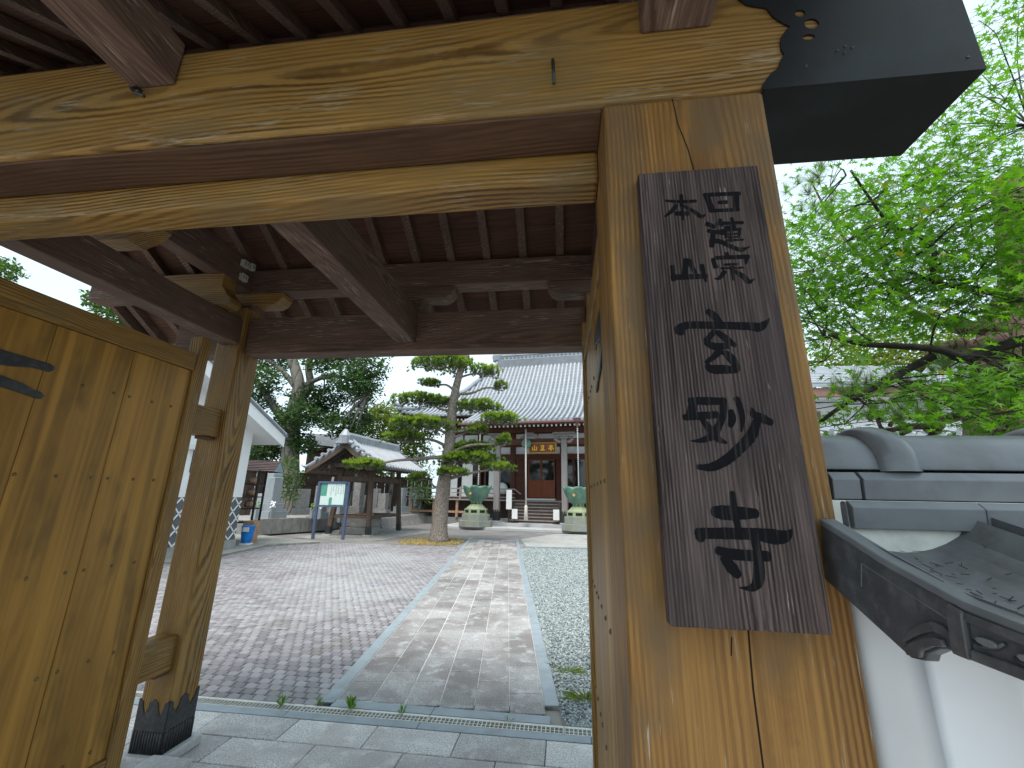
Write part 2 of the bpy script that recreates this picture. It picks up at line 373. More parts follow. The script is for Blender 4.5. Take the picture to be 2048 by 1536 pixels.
DARKGAP = flat('dark_interior', (.012, .012, .014), .8, .2, 4)
GLASS = NT('dark_window_glass'); GLASS = GLASS.done((.010, .012, .014), .06, .8)
GUTTER = flat('brown_copper_gutter', (.16, .085, .085), .45, .1, 6, metal=.2)
BLUEP = flat('blue_grey_steel_paint', (.085, .115, .19), .45, .12, 10)
BLACKP = flat('black_steel_paint', (.020, .018, .018), .45, .3, 10)
BLUEB = flat('blue_plastic', (.015, .20, .60), .3, .15, 6)
NAMAKO = flat('namako_tile', (.115, .125, .14), .45, .12, 8)
GRANITE = flat('polished_grave_granite', (.30, .335, .36), .4, .12, 40, .05, 90, 0, .45, (.20, .22, .24), .4, 2)
GRANITED = flat('weathered_grave_stone', (.24, .235, .23), .8, .2, 12, .25, 40, 0, .3, (.36, .37, .36), .5, 5)
CREAM = flat('cream_house_wall', (.68, .68, .66), .8, .04, 2)
BROWNF = flat('brown_fascia', (.24, .13, .10), .6, .1, 6)
SHEET = flat('ribbed_sheet_roof', (.115, .085, .085), .5, .15, 5)
PALEBLUE = flat('pale_blue_panel', (.27, .37, .43), .5, .08, 5)
BUCKETW = flat('wooden_pail', (.42, .26, .17), .6, .2, 8)
SOCKET = flat('old_white_plastic', (.50, .49, .43), .5, .08, 12)
ROPE = flat('white_rope', (.66, .60, .57), .85, .1, 60, .3, 120)
CRACK = flat('crack_shadow', (.012, .007, .004), .9, .2, 10)
DIRT = flat('earth', (.20, .17, .13), .95, .2, 6, .3, 40)
SOIL = flat('ground_soil', (.25, .24, .22), .95, .15, 2, .2, 30)
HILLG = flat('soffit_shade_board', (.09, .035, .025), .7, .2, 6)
# ---------------------------------------------------------------- ground sheet (large structure first)
g = struct(obj('ground', MB().add([(-400,-60,-.03),(400,-60,-.03),(400,500,-.03),(-400,500,-.03)], [(0,1,2,3)]), SOIL, fix=False, origin=(0,0,-.03)))

# ---------------------------------------------------------------- the gate
GATE = thing('temple_gate', 'ochre and weathered brown timber temple gate with an iron-capped beam and open doors', 'gate', (-1.13, 1.9, 0))
KX0, KX1 = -3.9, 1.006
def bx(name, a, mat, parent=GATE, bevel=.006, **k): return obj(name, MB().box(*a), mat, parent, bevel=bevel, **k)
# main posts on stone bases
for x0, x1 in ((.115, .515), (-2.785, -2.385)):
    bx('post_base', (x0-.06, x1+.06, .84, 1.24, 0, .12), STONE, bevel=.012)
    p = bx('main_post', (x0, x1, .9, 1.18, .12, 2.605), WP, bevel=.012)
    if x0 > 0:                                # drying cracks running down the front face
        def crack(pts, w):
            cr = MB()
            P = [(x, z) for x, z in pts]
            for (xa, za), (xb, zb) in zip(P[:-1], P[1:]):
                cr.hexa([(xa-w, .8988, za), (xa+w, .8988, za), (xa+w, .91, za), (xa-w, .91, za), (xb-w, .8988, zb), (xb+w, .8988, zb), (xb+w, .91, zb), (xb-w, .91, zb)])
            obj('drying_crack', cr, CRACK, p)
        crack([(.293, 2.600), (.300, 2.52), (.318, 2.44), (.327, 2.37)], .0011)
        crack([(.330, 1.372), (.327, 1.28), (.329, 1.16), (.326, 1.0), (.329, .7)], .0014)
        crack([(.300, 1.36), (.296, 1.33)], .0008)
KB = bx('kabuki_beam', (KX0, KX1, .9, 1.155, 2.607, 2.967), WY['X'], bevel=.01)
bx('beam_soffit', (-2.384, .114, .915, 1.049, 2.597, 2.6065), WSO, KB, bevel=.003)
# scalloped black metal sheath over the right end of the beam
sc = [(.508,2.601),(.513,2.616),(.529,2.639),(.54,2.653),(.557,2.663),(.561,2.678),(.569,2.696),(.576,2.705),(.571,2.725),(.573,2.747),(.579,2.769),(.593,2.79),(.604,2.798),(.593,2.808),(.579,2.822),(.565,2.844),(.557,2.868),(.55,2.874),(.523,2.884),(.507,2.892),(.49,2.915),(.485,2.972),(1.011,2.972),(1.011,2.601)]
def circ(cx, cz, r, n=18, ey=1): return [(cx+r*math.cos(2*math.pi*k/n), cz+ey*r*math.sin(2*math.pi*k/n)) for k in range(n)]
m = MB().prism(sc, lambda a, b, t: (a, t, b), .8945, .8985, holes=[circ(.634, 2.840, .0125), circ(.656, 2.800, .0175), circ(.642, 2.756, .0150, ey=.62)])
m.box(.516, 1.011, .8985, 1.160, 2.6010, 2.6055); m.box(1.0075, 1.011, .8985, 1.160, 2.6060, 2.972); m.box(.516, 1.0075, 1.1565, 1.160, 2.606, 2.972)
m.box(.516, 1.0075, .8985, 1.1565, 2.9685, 2.972)
obj('iron_cap', m, CAPM, KB)
for x, z in ((.70, 2.70), (.715, 2.69), (.72, 2.712), (.735, 2.705), (.98, 2.64), (.98, 2.93), (.62, 2.66)):
    rv = MB().lathe([(.004, 0), (.003, .002), (.0008, .003)], n=8)
    rv.v = [(x+a, .8945-c, z+b) for a, b, c in rv.v]; obj('rivet', rv, IRON, KB)
# iron hooks in the front of the beam
obj('iron_hook', MB().tube([(-1.316, .902, 2.822), (-1.316, .885, 2.822), (-1.308, .868, 2.795), (-1.285, .862, 2.772), (-1.245, .860, 2.750)], .0055, 8), IRON, KB, smooth=True)
obj('iron_hook', MB().tube([(-.014, .902, 2.757), (-.014, .885, 2.757), (-.013, .878, 2.745), (-.011, .876, 2.662)], .0045, 8), IRON, KB, smooth=True)
bx('lintel', (-2.385, .115, 1.05, 1.162, 2.50, 2.603), WY['X'], bevel=.012)
# arms carrying the front eave
for x0, x1 in ((-2.85, -2.68), (-1.344, -1.195), (.225, .41)):
    bx('eave_arm', (x0, x1, -.22, .897, 2.83, 2.995), WB['Y'])
# tie beams from the front beam to the rear posts
bx('tie_beam', (-2.592, -2.452, 1.16, 2.79, 2.685, 2.885), WB['Y']); bx('tie_beam', (-1.206, -1.064, 1.16, 2.797, 2.679, 2.935), WB['Y']); bx('tie_beam', (.205, .345, 1.16, 2.79, 2.685, 2.885), WB['Y'])
for x0, x1 in ((-2.61, -2.49), (.23, .35)):
    bx('upper_tie_beam', (x0, x1, -.1, 2.807, 3.155, 3.40), WB['Y'])
# rear posts
def sleeve_prof(w, base=.292, top=.318):
    cs = [0, w/2, w]; r_ = .031; pts = []
    for k in range(57):
        u = w*k/56; z = base
        for c in cs:
            if abs(u-c) < r_: z = max(z, top+.62*math.sqrt(r_*r_-(u-c)**2)+(.006 if abs(u-c) < .008 else 0))
        for m_ in (w/4, 3*w/4): z -= .034*max(0, 1-abs(u-m_)/.015) if z <= base else 0
        pts.append((u, z))
    return pts + [(w, .062), (0, .062)]
for x0, x1 in ((-2.64, -2.435), (.175, .38)):
    y0, y1 = 2.75, 2.965
    bx('post_base', (x0-.05, x1+.05, y0-.05, y1+.05, 0, .06), STONE, bevel=.01)
    p = bx('rear_post', (x0, x1, y0, y1, .06, 3.0), WY['Z'], bevel=.014)
    m = MB(); w = x1-x0+.004; wy = y1-y0+.004
    P1, P2 = sleeve_prof(w), sleeve_prof(wy)
    m.prism(P1, lambda a, b, t: (x0-.002+a, t, b), y0-.0055, y0-.0015); m.prism(P1, lambda a, b, t: (x0-.002+a, t, b), y1+.0015, y1+.0055)
    m.prism(P2, lambda a, b, t: (t, y0-.002+a, b), x0-.0055, x0-.0015); m.prism(P2, lambda a, b, t: (t, y0-.002+a, b), x1+.0015, x1+.0055)
    sv = obj('iron_sleeve', m, IRON, p)
    m = MB(); n = 11
    for k in range(n):
        fx = x0+(x1-x0)*(k+.5)/n; fy = y0+(y1-y0)*(k+.5)/n
        for cx, cy in ((fx, y0-.007), (fx, y1+.007), (x0-.007, fy), (x1+.007, fy)):
            m.tube([(cx, cy, .062), (cx, cy, .168), (cx, cy, .176)], [.0088, .0088, .003], 8)
    obj('ribbing', m, IRON, sv, smooth=True)
# through-ties between front and rear posts, with wedges
for x0, x1 in ((-2.60, -2.47), (.21, .34)):
    for z0, z1 in ((.505, .708), (1.976, 2.172)):
        bx('through_tie', (x0, x1, 1.178, 2.752, z0, z1), WY['Y'])
        bx('wedge', (x0+.03, x1-.02, 2.66, 2.749, z0-.022, z0-.001), WB['Y'], bevel=.003)
# rear beam, brackets and purlin
bx('rear_beam', (-2.433, .173, 2.80, 2.948, 2.626, 2.922), WB['X'])
for x0, x1 in ((-3.05, -2.642), (.382, .80)): bx('rear_beam', (x0, x1, 2.80, 2.948, 2.626, 2.922), WB['X'])
def boat(x0, x1, y0, y1, z0, z1, c=.07):
    pr = [(x0, z1), (x0, z0+.65*(z1-z0)), (x0+c*.35, z0+.25*(z1-z0)), (x0+c, z0), (x1-c, z0), (x1-c*.35, z0+.25*(z1-z0)), (x1, z0+.65*(z1-z0)), (x1, z1)]
    return MB().prism(pr, lambda a, b, t: (a, t, b), y0, y1)
for cx, mt in ((-2.54, WY['X']), (-1.135, WB['X']), (.275, WB['X'])):
    obj('bracket_arm', boat(cx-.37, cx+.33, 2.815, 2.945, 3.045, 3.147), mt, GATE, bevel=.004)
    bx('bearing_block', (cx-.10, cx+.10, 2.80, 2.95, 2.925, 3.043), WB['X'])
obj('bracket_arm', MB().prism([(-3.0, 3.15), (-3.0, 2.90), (-2.40, 2.895), (-2.372, 2.92), (-2.372, 2.96), (-2.395, 2.975), (-2.42, 3.01), (-2.45, 3.05), (-2.455, 3.15)], lambda a, b, t: (a, t, b), 2.50, 2.62), WY['X'], GATE, bevel=.005)
obj('bracket_arm', boat(-3.0, -2.355, 1.86, 1.98, 3.012, 3.152, .16), WY['X'], GATE, bevel=.004)
RIDGE_Y, RIDGE_Z = 1.664, 4.08
def zr(y): return RIDGE_Z - .605*(y-RIDGE_Y) if y > RIDGE_Y else RIDGE_Z - .58*(RIDGE_Y-y)
bx('purlin', (-4.0, .93, 2.81, 2.95, 3.15, 3.350), WB['X'])
bx('purlin', (-4.0, .93, -.10, .04, 3.0, zr(-.03)-.012), WB['X'])
bx('ridge_beam', (-4.0, .93, 1.60, 1.73, 3.80, 4.03), WB['X'])
# rafters and roof boards
ra = MB(); rb = MB(); YE0, YE1 = -.24, 3.50
for mb, ya, yb in ((ra, RIDGE_Y, YE1), (rb, RIDGE_Y, YE0)):
    za, zb = zr(ya), zr(yb); o = .072
    mb.hexa([(-.0285, ya, za), (.0285, ya, za), (.0285, yb, zb), (-.0285, yb, zb), (-.0285, ya, za+o), (.0285, ya, za+o), (.0285, yb, zb+o), (-.0285, yb, zb+o)])
me_a, me_b = None, None
k0 = -8
xs = [-.8455+.2805*k for k in range(-11, 7)]
for i, x in enumerate(xs):
    for j, mb in enumerate((ra, rb)):
        if i == 0:
            vs = np.array(mb.v); c = (vs.min(0)+vs.max(0))/2
            q = MB(); q.v = [tuple(np.array(p)-c) for p in mb.v]; q.f = mb.f
            me = mesh_only('rafter', q, WB['Y'])
            if j == 0: me_a, ca = me, c
            else: me_b, cb_ = me, c
        me, c = (me_a, ca) if j == 0 else (me_b, cb_)
        inst('rafter', me, None, (x, c[1], c[2]), GATE)
def board_run(ya, yb, n):
    for k in range(n):
        y0 = ya+(yb-ya)*k/n; y1 = ya+(yb-ya)*(k+1)/n - .003*(1 if yb > ya else -1); lift = .0745+random.uniform(0, .004)
        z0, z1 = zr(y0 if abs(y0-RIDGE_Y) > .001 else ya)+lift, zr(y1)+lift
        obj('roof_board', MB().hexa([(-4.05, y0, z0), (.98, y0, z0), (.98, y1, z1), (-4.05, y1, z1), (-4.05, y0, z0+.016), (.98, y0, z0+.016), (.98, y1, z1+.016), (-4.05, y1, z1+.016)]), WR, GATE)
board_run(RIDGE_Y+.002, YE1+.04, 11); board_run(RIDGE_Y-.002, YE0-.04, 11)
for x in (-4.07, .965):
    for ya, yb in ((RIDGE_Y, YE1+.05), (RIDGE_Y, YE0-.05)):
        bx_ = MB().hexa([(x, ya, zr(ya)-.05), (x+.045, ya, zr(ya)-.05), (x+.045, yb, zr(yb)-.05), (x, yb, zr(yb)-.05), (x, ya, zr(ya)+.13), (x+.045, ya, zr(ya)+.13), (x+.045, yb, zr(yb)+.13), (x, yb, zr(yb)+.13)])
        obj('barge_board', bx_, WB['Y'], GATE)
# tile covering on top (hidden from below): sheet with rolls
for sgn, yb in ((1, YE1+.1), (-1, YE0-.1)):
    m = MB(); y0 = RIDGE_Y; za, zb = zr(y0)+.11, zr(yb)+.11
    m.hexa([(-4.1, y0, za), (1.03, y0, za), (1.03, yb, zb), (-4.1, yb, zb), (-4.1, y0, za+.07), (1.03, y0, za+.07), (1.03, yb, zb+.07), (-4.1, yb, zb+.07)])
    for k in range(20): m.tube([(-4.0+.26*k, y0, za+.08), (-4.0+.26*k, yb, zb+.08)], .06, 8)
    obj('tile_covering', m, TILE, GATE)
obj('ridge_tiles', MB().box(-4.1, 1.03, RIDGE_Y-.12, RIDGE_Y+.12, 4.2, 4.52).tube([(-4.1, RIDGE_Y, 4.52), (1.03, RIDGE_Y, 4.52)], .1, 12), TILE, GATE)

# doors, swung inward; each door > boards, rails, stiles, studs and forked iron strap
stud = MB().lathe([(.0085, 0), (.0075, .003), (.004, .0055), (.001, .006)], n=10)
stud_l = MB(); stud_l.v = [(z, x, y) for x, y, z in stud.v]; stud_l.f = stud.f
stud_r = MB(); stud_r.v = [(-z, x, y) for x, y, z in stud.v]; stud_r.f = stud.f
ZN = (2.102, 1.656, 1.205, .757, .31)
STUDM = flat('tarnished_stud', (.16, .12, .055), .45, .3, 20, metal=.5)
for side, xf, ye in ((1, -2.392, 2.45), (-1, .126, 2.41)):
    # face at x = xf, looking towards +side
    def X(t): return xf - side*t
    def dbox(t0, t1, y0, y1, z0, z1):
        a, b = sorted((X(t0), X(t1))); return (a, b, y0, y1, z0, z1)
    D = bx('door', dbox(.034, .060, 1.21, ye-.04, .16, 2.40), WD, bevel=0)
    ys = (1.215, 1.606, 1.985, ye-.085)
    for a, b in zip(ys[:-1], ys[1:]): bx('board', dbox(.012, .033, a+.0015, b-.0015, .24, 2.357), WD, D, bevel=.003)
    bx('top_rail', dbox(0, .055, 1.2, ye-.083, 2.360, 2.474), WY['Y'], D, bevel=.004)
    bx('bottom_rail', dbox(0, .055, 1.2, ye-.083, .12, .237), WY['Y'], D, bevel=.004)
    bx('stile', dbox(-.006, .075, ye-.081, ye, .08, 2.60), WY['Z'], D, bevel=.005)
    bx('stile', dbox(-.004, .075, 1.18, 1.213, .08, 2.60), WY['Z'], D, bevel=.004)
    me = mesh_only('stud', stud_l if side > 0 else stud_r, STUDM, True)
    for z in ZN:
        for y in (1.32, 1.47, 1.62, 1.778, 1.933, 2.016, 2.152, 2.275):
            if z > 2 and y < 1.7: continue
            inst('stud', me, None, (X(.012), y, z), D)
    def strap(z, k=1):
        def pr(pts): return [(a, z+b*k) for a, b in pts]
        mm = MB()
        up1 = [(1.19, -.055), (1.30, -.048), (1.40, -.01), (1.50, .006), (1.56, .020), (1.625, .018), (1.640, .032), (1.640, .048), (1.62, .056), (1.52, .060), (1.40, .066), (1.30, .050), (1.19, .055)]
        lo1 = [(1.30, -.050), (1.30, .0), (1.40, -.028), (1.50, -.052), (1.545, -.060), (1.58, -.075), (1.62, -.082), (1.634, -.096), (1.625, -.112), (1.60, -.112), (1.52, -.098), (1.42, -.085)]
        for q, t in ((up1, 0), (lo1, .001)): mm.prism(pr(q), lambda a, b, u: (X(u), a, b), .004-t, .0118-t)
        return obj('strap_hinge', mm, IRON, D, bevel=.003)
    strap(2.11 if side > 0 else 2.15, 1 if side > 0 else 1.35); strap(.42)

# small stone beside the rear post
tag(bx('stop_stone', (-2.42, -2.16, 2.40, 2.69, 0, .098), STONE, None, bevel=.01), 'pale squared door stop stone on the paving beside the iron-shod rear post', 'stone')

# electric outlet boxes on the gate's upper beam
for nm, y, z, w, lab in (('outlet_box', 2.685, 3.335, .062, 'upper cream plastic outlet box on the dark beam under the gate roof'), ('outlet_box', 2.757, 3.350, .040, 'narrow cream outlet box at the end of the dark beam, beside the purlin'), ('outlet_box', 2.695, 3.222, .062, 'lower cream plastic outlet box at the bottom edge of the dark beam')):
    t = thing(nm, lab, 'outlet', (-2.49, y, z-.028))
    obj('case', MB().box(-2.489, -2.455, y-w/2, y+w/2, z-.027, z+.027), SOCKET, t, bevel=.004)
    obj('slot', MB().box(-2.4555, -2.4535, y-w*.28, y-w*.20, z-.014, z+.014).box(-2.4555, -2.4535, y+w*.10, y+w*.18, z-.014, z+.014), DARKGAP, t)

# ---------------------------------------------------------------- name board with brushed characters
NB = thing('name_board', 'tall dark weathered wooden name board with black brushed characters on the right gate post', 'sign', (.318, .87, 1.385))
TZ, BZ, TY, BY = 2.352, 1.386, .868, .842
def sy(z): return BY + (TY-BY)*(z-BZ)/(TZ-BZ)
th = .032
vs = []
for z, x0, x1 in ((BZ, .1810, .4440), (TZ, .1875, .4570)):
    vs += [(x0, sy(z), z), (x1, sy(z), z), (x1, sy(z)+th, z), (x0, sy(z)+th, z)]
obj('board', MB().hexa(vs), WS, NB, bevel=.0035)
obj('fixing_peg', MB().box(.28, .36, .872, .901, 1.48, 1.52).box(.28, .36, .894, .901, 2.22, 2.26), IRON, NB)
STROKES = [[[(3342,22799,70),(3431,22323,69)],[(3309,22782,55),(4070,22760,54)],[(3993,22766,69),(3939,22323,64)],[(3433,22342,43),(4000,22328,42)],[(3596,22552,46),(3781,22548,46)]],[[(3487,21994,46),(4047,21983,39)],[(3568,22102,37),(3587,21931,42)],[(3822,22122,36),(3842,21913,42)],[(3658,21888,33),(3868,21874,33)],[(3481,21807,30),(3965,21812,36)],[(3663,21869,27),(3640,21611,27)],[(3953,21831,33),(3912,21630,27)],[(3785,21936,33),(3748,21512,30)],[(3651,21702,19),(3951,21701,19)],[(3657,21628,18),(3926,21620,18)],[(3648,21546,27),(3991,21543,21)],[(3274,22009,52),(3431,21904,46)],[(3285,21820,43),(3608,21724,36)],[(3382,21738,51),(3316,21411,51)],[(3315,21539,68),(3495,21528,52),(3746,21367,44),(3915,21293,47),(4100,21354,7)]],[[(3610,21230,44),(3614,21140,44)],[(3298,21104,33),(3348,20888,59)],[(3359,21119,45),(4053,21115,52)],[(4010,21117,51),(3972,20942,22)],[(3532,20940,29),(3797,20943,26)],[(3448,20856,21),(3902,20850,20)],[(3685,20870,53),(3662,20557,17)],[(3512,20774,50),(3392,20622,38),(3288,20610,9)],[(3731,20762,38),(3862,20651,52),(3973,20508,51),(4097,20571,6)]],[[(2443,22692,29),(2757,22637,44),(3104,22630,41)],[(2798,22823,41),(2785,22507,44)],[(2670,22555,47),(2563,22406,50),(2392,22263,24)],[(2810,22525,41),(3030,22352,44),(3171,22207,49),(3285,22256,8)],[(2634,22323,57),(2916,22303,53)],[(2793,22507,22),(2775,22139,19)]],[[(2441,20971,48),(2441,20616,51)],[(2417,20688,69),(3133,20679,59)],[(2750,21117,60),(2686,20745,63)],[(2801,21096,53),(2905,20769,42)],[(3058,20956,54),(3105,20550,21)]],[[(3067,19854,67),(3197,19722,79),(3289,19567,60)],[(2391,19445,67),(2601,19539,82),(3175,19523,81),(3822,19481,88),(4056,19461,94),(4263,19640,5)],[(2495,19480,106),(2446,19374,98)],[(3161,19396,54),(2962,19179,63)],[(2958,19142,60),(3122,19052,78),(3393,19058,64)],[(3201,19370,52),(3358,19217,75),(3521,19054,41)],[(3197,19038,59),(3214,18905,64)],[(3196,18941,64),(3088,18836,59),(2918,18708,43)],[(2928,18648,48),(3015,18563,90),(3279,18552,90),(3497,18519,47)],[(3301,18915,64),(3430,18744,87),(3509,18531,47)]],[[(2508,17919,56),(2774,17901,80),(3182,17895,71)],[(2581,17864,84),(2521,17650,94),(2406,17545,50)],[(2375,17574,56),(2676,17597,77),(3009,17624,72)],[(3152,17919,60),(3110,17554,63)],[(3088,17554,63),(2991,17369,71),(2876,17208,76),(2660,17116,46),(2463,17105,9)],[(2704,17544,49),(2864,17300,72),(2976,17140,62),(3118,17072,21)]],[[(3269,17705,49),(3278,17553,73),(3226,17391,48)],[(3403,17953,60),(3450,17763,56),(3464,17529,49),(3411,17288,15)],[(3661,17761,11),(3690,17621,75),(3839,17539,90),(3981,17458,63)],[(3714,17482,74),(3582,17209,100),(3338,16961,100),(3080,16749,93),(2789,16609,79),(2523,16612,41)]],[[(2737,15800,96),(2978,15784,131),(3480,15784,87)],[(3107,16151,47),(3102,15850,65),(3133,15515,48)],[(2410,15413,89),(2831,15424,100),(3370,15428,107),(3853,15391,121),(4044,15522,12)],[(2448,15372,84),(2473,15300,67)],[(2726,15134,71),(3037,15073,94),(3583,15061,85)],[(3386,15398,68),(3409,15115,77),(3375,14719,96),(3251,14541,60),(3030,14532,8)],[(2826,15016,78),(2948,14841,102),(3035,14726,69)]]]
def brush(st, n=7):
    P = [np.array(p, float)/1e4 for p in st]; Q = []
    for i in range(len(P)-1):
        p0, p1, p2, p3 = P[max(i-1, 0)], P[i], P[i+1], P[min(i+2, len(P)-1)]
        for k in range(n):
            t = k/n; Q.append(.5*((2*p1)+(-p0+p2)*t+(2*p0-5*p1+4*p2-p3)*t*t+(-p0+3*p1-3*p2+p3)*t**3))
    Q.append(P[-1]); L, Rr = [], []
    for i, q in enumerate(Q):
        d = Q[min(i+1, len(Q)-1)][:2]-Q[max(i-1, 0)][:2]; d = d/(np.linalg.norm(d)+1e-9); nn = np.array([-d[1], d[0]])
        j = 1+.05*random.uniform(-1, 1); L.append(q[:2]+nn*q[2]*j); Rr.append(q[:2]-nn*q[2]*j)
        if i == 0: d0 = d
    def cap(c, d, w, s):
        nn = np.array([-d[1], d[0]]); return [c[:2]+s*(d*math.sin(a)*w*.55)+nn*math.cos(a)*w for a in (math.pi*.75, math.pi*.5, math.pi*.25)]
    c0 = cap(Q[0], d0, Q[0][2], -1); c1 = cap(Q[-1], d, Q[-1][2], 1)
    return L + c1[::-1] + Rr[::-1] + c0
for ci, ch in enumerate(STROKES):
    m = MB()
    for si, st in enumerate(ch):
        poly = [tuple(p) for p in brush(st)]; o = .0006+.00008*si
        m.prism(poly, lambda a, b, t: (a, sy(b)-t, b), -.001, o)
    obj('character', m, INK, NB, fix=True)
# ---------------------------------------------------------------- right boundary wall with tiled coping
BW = thing('boundary_wall', 'white plastered boundary wall with grey tiled coping joining the right gate post', 'wall', (1.6, 1.08, 0))
def pw(): # plaster body with a soft splayed return against the post, battered slightly
    pl = [(.517, .935)] + [(.517+.045*t, .935-.105*t) for t in (.25, .5, .75, 1)]
    for k in range(9):                       # rounded arris
        a = k/8*1.15; pl.append((.562+.105*math.sin(a)*.8, .830-.062*(1-math.cos(a))*1.3-.025*math.sin(a)))
    yf = pl[-1][1]; pl += [(.75, yf-.004), (1.2, yf-.006), (4.6, yf-.006), (4.6, 1.39), (.517, 1.39)]
    m = MB(); n = len(pl)
    for z, o in ((0, .03), (.7, .012), (1.425, 0)): m.v += [(x+(o*.3 if x > .53 else 0), y-(o if y < .9 else -o if y > 1 else 0), z) for x, y in pl]
    m.f = [(j*n+k, j*n+(k+1) % n, (j+1)*n+(k+1) % n, (j+1)*n+k) for k in range(n) for j in range(2)]
    return m
obj('plaster_body', pw(), PLASTER, BW, smooth=True)
# mortar fillet between the pantiles and the flat ridge courses
def tz(x): # pantile cross-section height above the roof plane, x measured from the verge
    t = (x % .30)/.30; return .072*(abs(2*t-1)**2.0) if t < .86 else .072*(abs(2*.86-1)**2.0) + .030*math.sin((t-.86)/.14*math.pi)
VZ = [(.30, 1.462), (.40, 1.468), (.547, 1.479), (.615, 1.487), (.74, 1.520), (.855, 1.559), (.90, 1.573), (1.2, 1.668)]
def vz(y):                                    # concave verge line
    for (a, za), (b, zb) in zip(VZ[:-1], VZ[1:]):
        if y <= b: return za+(zb-za)*(y-a)/(b-a)
    return VZ[-1][1]
def roofz(y): return vz(y) - .078             # valleys of the pantiles
m = MB(); N = 60; x0 = .527
for k in range(N+1):
    x = x0 + (4.6-x0)*k/N if k > 20 else x0 + .6*k/20
    pass
xs_ = [.527+.03*k for k in range(0, 136)]
top = [(x, 1.605) for x in xs_]; bot = [(x, roofz(.935)+tz(x-.49)-.015) for x in xs_]
m.prism(top + bot[::-1], lambda a, b, t: (a, t, b), .937, 1.22)
obj('mortar_fillet', m, PLASTER2, BW)
# pantiles: columns running down towards the road, courses overlapping
def pantile(xa, ya, yb, lift, nx=12):
    P = [];
    for j, y in enumerate((ya, (ya+yb)/2, yb)):
        for k in range(nx+1):
            x = .30*k/nx; P.append((xa+x, y, roofz(y)+tz(min(x, .2999))+lift*(1 if y == yb else .5 if j == 1 else 0)))
    n = nx+1; F = []
    for j in range(2):
        for k in range(nx): F.append((j*n+k, j*n+k+1, (j+1)*n+k+1, (j+1)*n+k))
    b = len(P); P += [(x, y, z-.022) for x, y, z in P]
    F += [tuple(b+i for i in reversed(f)) for f in F]
    for k in range(nx): F += [(k, b+k, b+k+1, k+1), (2*n+k, 2*n+k+1, b+2*n+k+1, b+2*n+k)]
    for j in range(2): F += [(j*n, (j+1)*n, b+(j+1)*n, b+j*n), (j*n+nx, b+j*n+nx, b+(j+1)*n+nx, (j+1)*n+nx)]
    m = MB(); m.add(P, F); return m
for c in range(13):
    xa = .492+.30*c
    obj('pantile', pantile(xa, 1.10, .66, .010), TILEDIRT, BW, smooth=False)
    obj('pantile', pantile(xa, .70, .38, .022), TILEDIRT, BW, smooth=False)
    obj('pantile', pantile(xa, 1.06, 1.75, -.0), TILEDIRT, BW) if False else None
# rear slope as one simple run
m = MB()
for k in range(135):
    xa, xb = .53+.03*k, .56+.03*k; za, zb = tz(xa-.49), tz(xb-.49)
    m.add([(xa, 1.12, 1.58+za), (xb, 1.12, 1.58+zb), (xb, 1.72, 1.40+zb), (xa, 1.72, 1.40+za), (xa, 1.12, 1.55+za), (xb, 1.12, 1.55+zb), (xb, 1.72, 1.37+zb), (xa, 1.72, 1.37+za)], [(0,1,2,3),(7,6,5,4),(2,3,7,6)])
obj('rear_pantiles', m, TILEDIRT, BW)
# verge tile on the post side: hanging face with scroll, rib and arabesque panel
def vface(pts, x0, x1): return MB().prism(pts, lambda a, b, t: (t, a, b), x0, x1)
VT = obj('verge_tile', vface([(.882, vz(.882)), (.902, 1.464), (.730, 1.397), (.722, 1.394), (.694, 1.399), (.688, 1.409), (.667, 1.421), (.654, 1.425), (.634, 1.423), (.559, 1.429), (.38, 1.424), (.38, vz(.38)), (.547, vz(.547)), (.615, vz(.615)), (.74, vz(.74)), (.855, vz(.855))], .474, .4915), TILED, BW, bevel=.004)
obj('cover_lip', vface([(y_, vz(y_)+.003) for y_ in (.884, .855, .74, .615, .547, .38)]+[(y_, vz(y_)-.009) for y_ in (.38, .547, .615, .74, .855, .884)], .4715, .500), TILE, VT, bevel=.003)
sc_o = [(.725, 1.416), (.706, 1.433), (.682, 1.448), (.665, 1.454), (.649, 1.453), (.638, 1.447), (.633, 1.442)]
sc_i = [(.640, 1.438), (.650, 1.442), (.664, 1.442), (.680, 1.436), (.703, 1.424), (.722, 1.412)]
obj('scroll', vface(sc_o+sc_i, .469, .4742), TILED, VT, bevel=.002)
obj('scroll', vface([(.722, 1.408), (.703, 1.420), (.680, 1.431), (.664, 1.436), (.652, 1.436), (.652, 1.428), (.668, 1.424), (.690, 1.412), (.696, 1.402), (.720, 1.398)], .4675, .4742), TILED, VT, bevel=.003)
obj('incised_line', vface([(.788, 1.507), (.640, 1.462), (.640, 1.4605), (.788, 1.5055)], .4733, .4745), TILE, VT); obj('incised_line', vface([(.789, 1.507), (.800, 1.470), (.7985, 1.470), (.7875, 1.507)], .4733, .4745), TILE, VT)
obj('rib', vface([(.634, vz(.634)-.009), (.640, 1.424), (.616, 1.424), (.611, vz(.611)-.009)], .466, .4742), TILED, VT, bevel=.004)
obj('panel_frame', vface([(.611, vz(.611)-.010), (.42, vz(.42)-.010), (.42, vz(.42)-.020), (.612, vz(.612)-.020)], .468, .4742), TILED, VT, bevel=.002)
obj('panel_frame', vface([(.614, 1.437), (.42, 1.440), (.42, 1.426), (.616, 1.425)], .468, .4742), TILED, VT, bevel=.002)
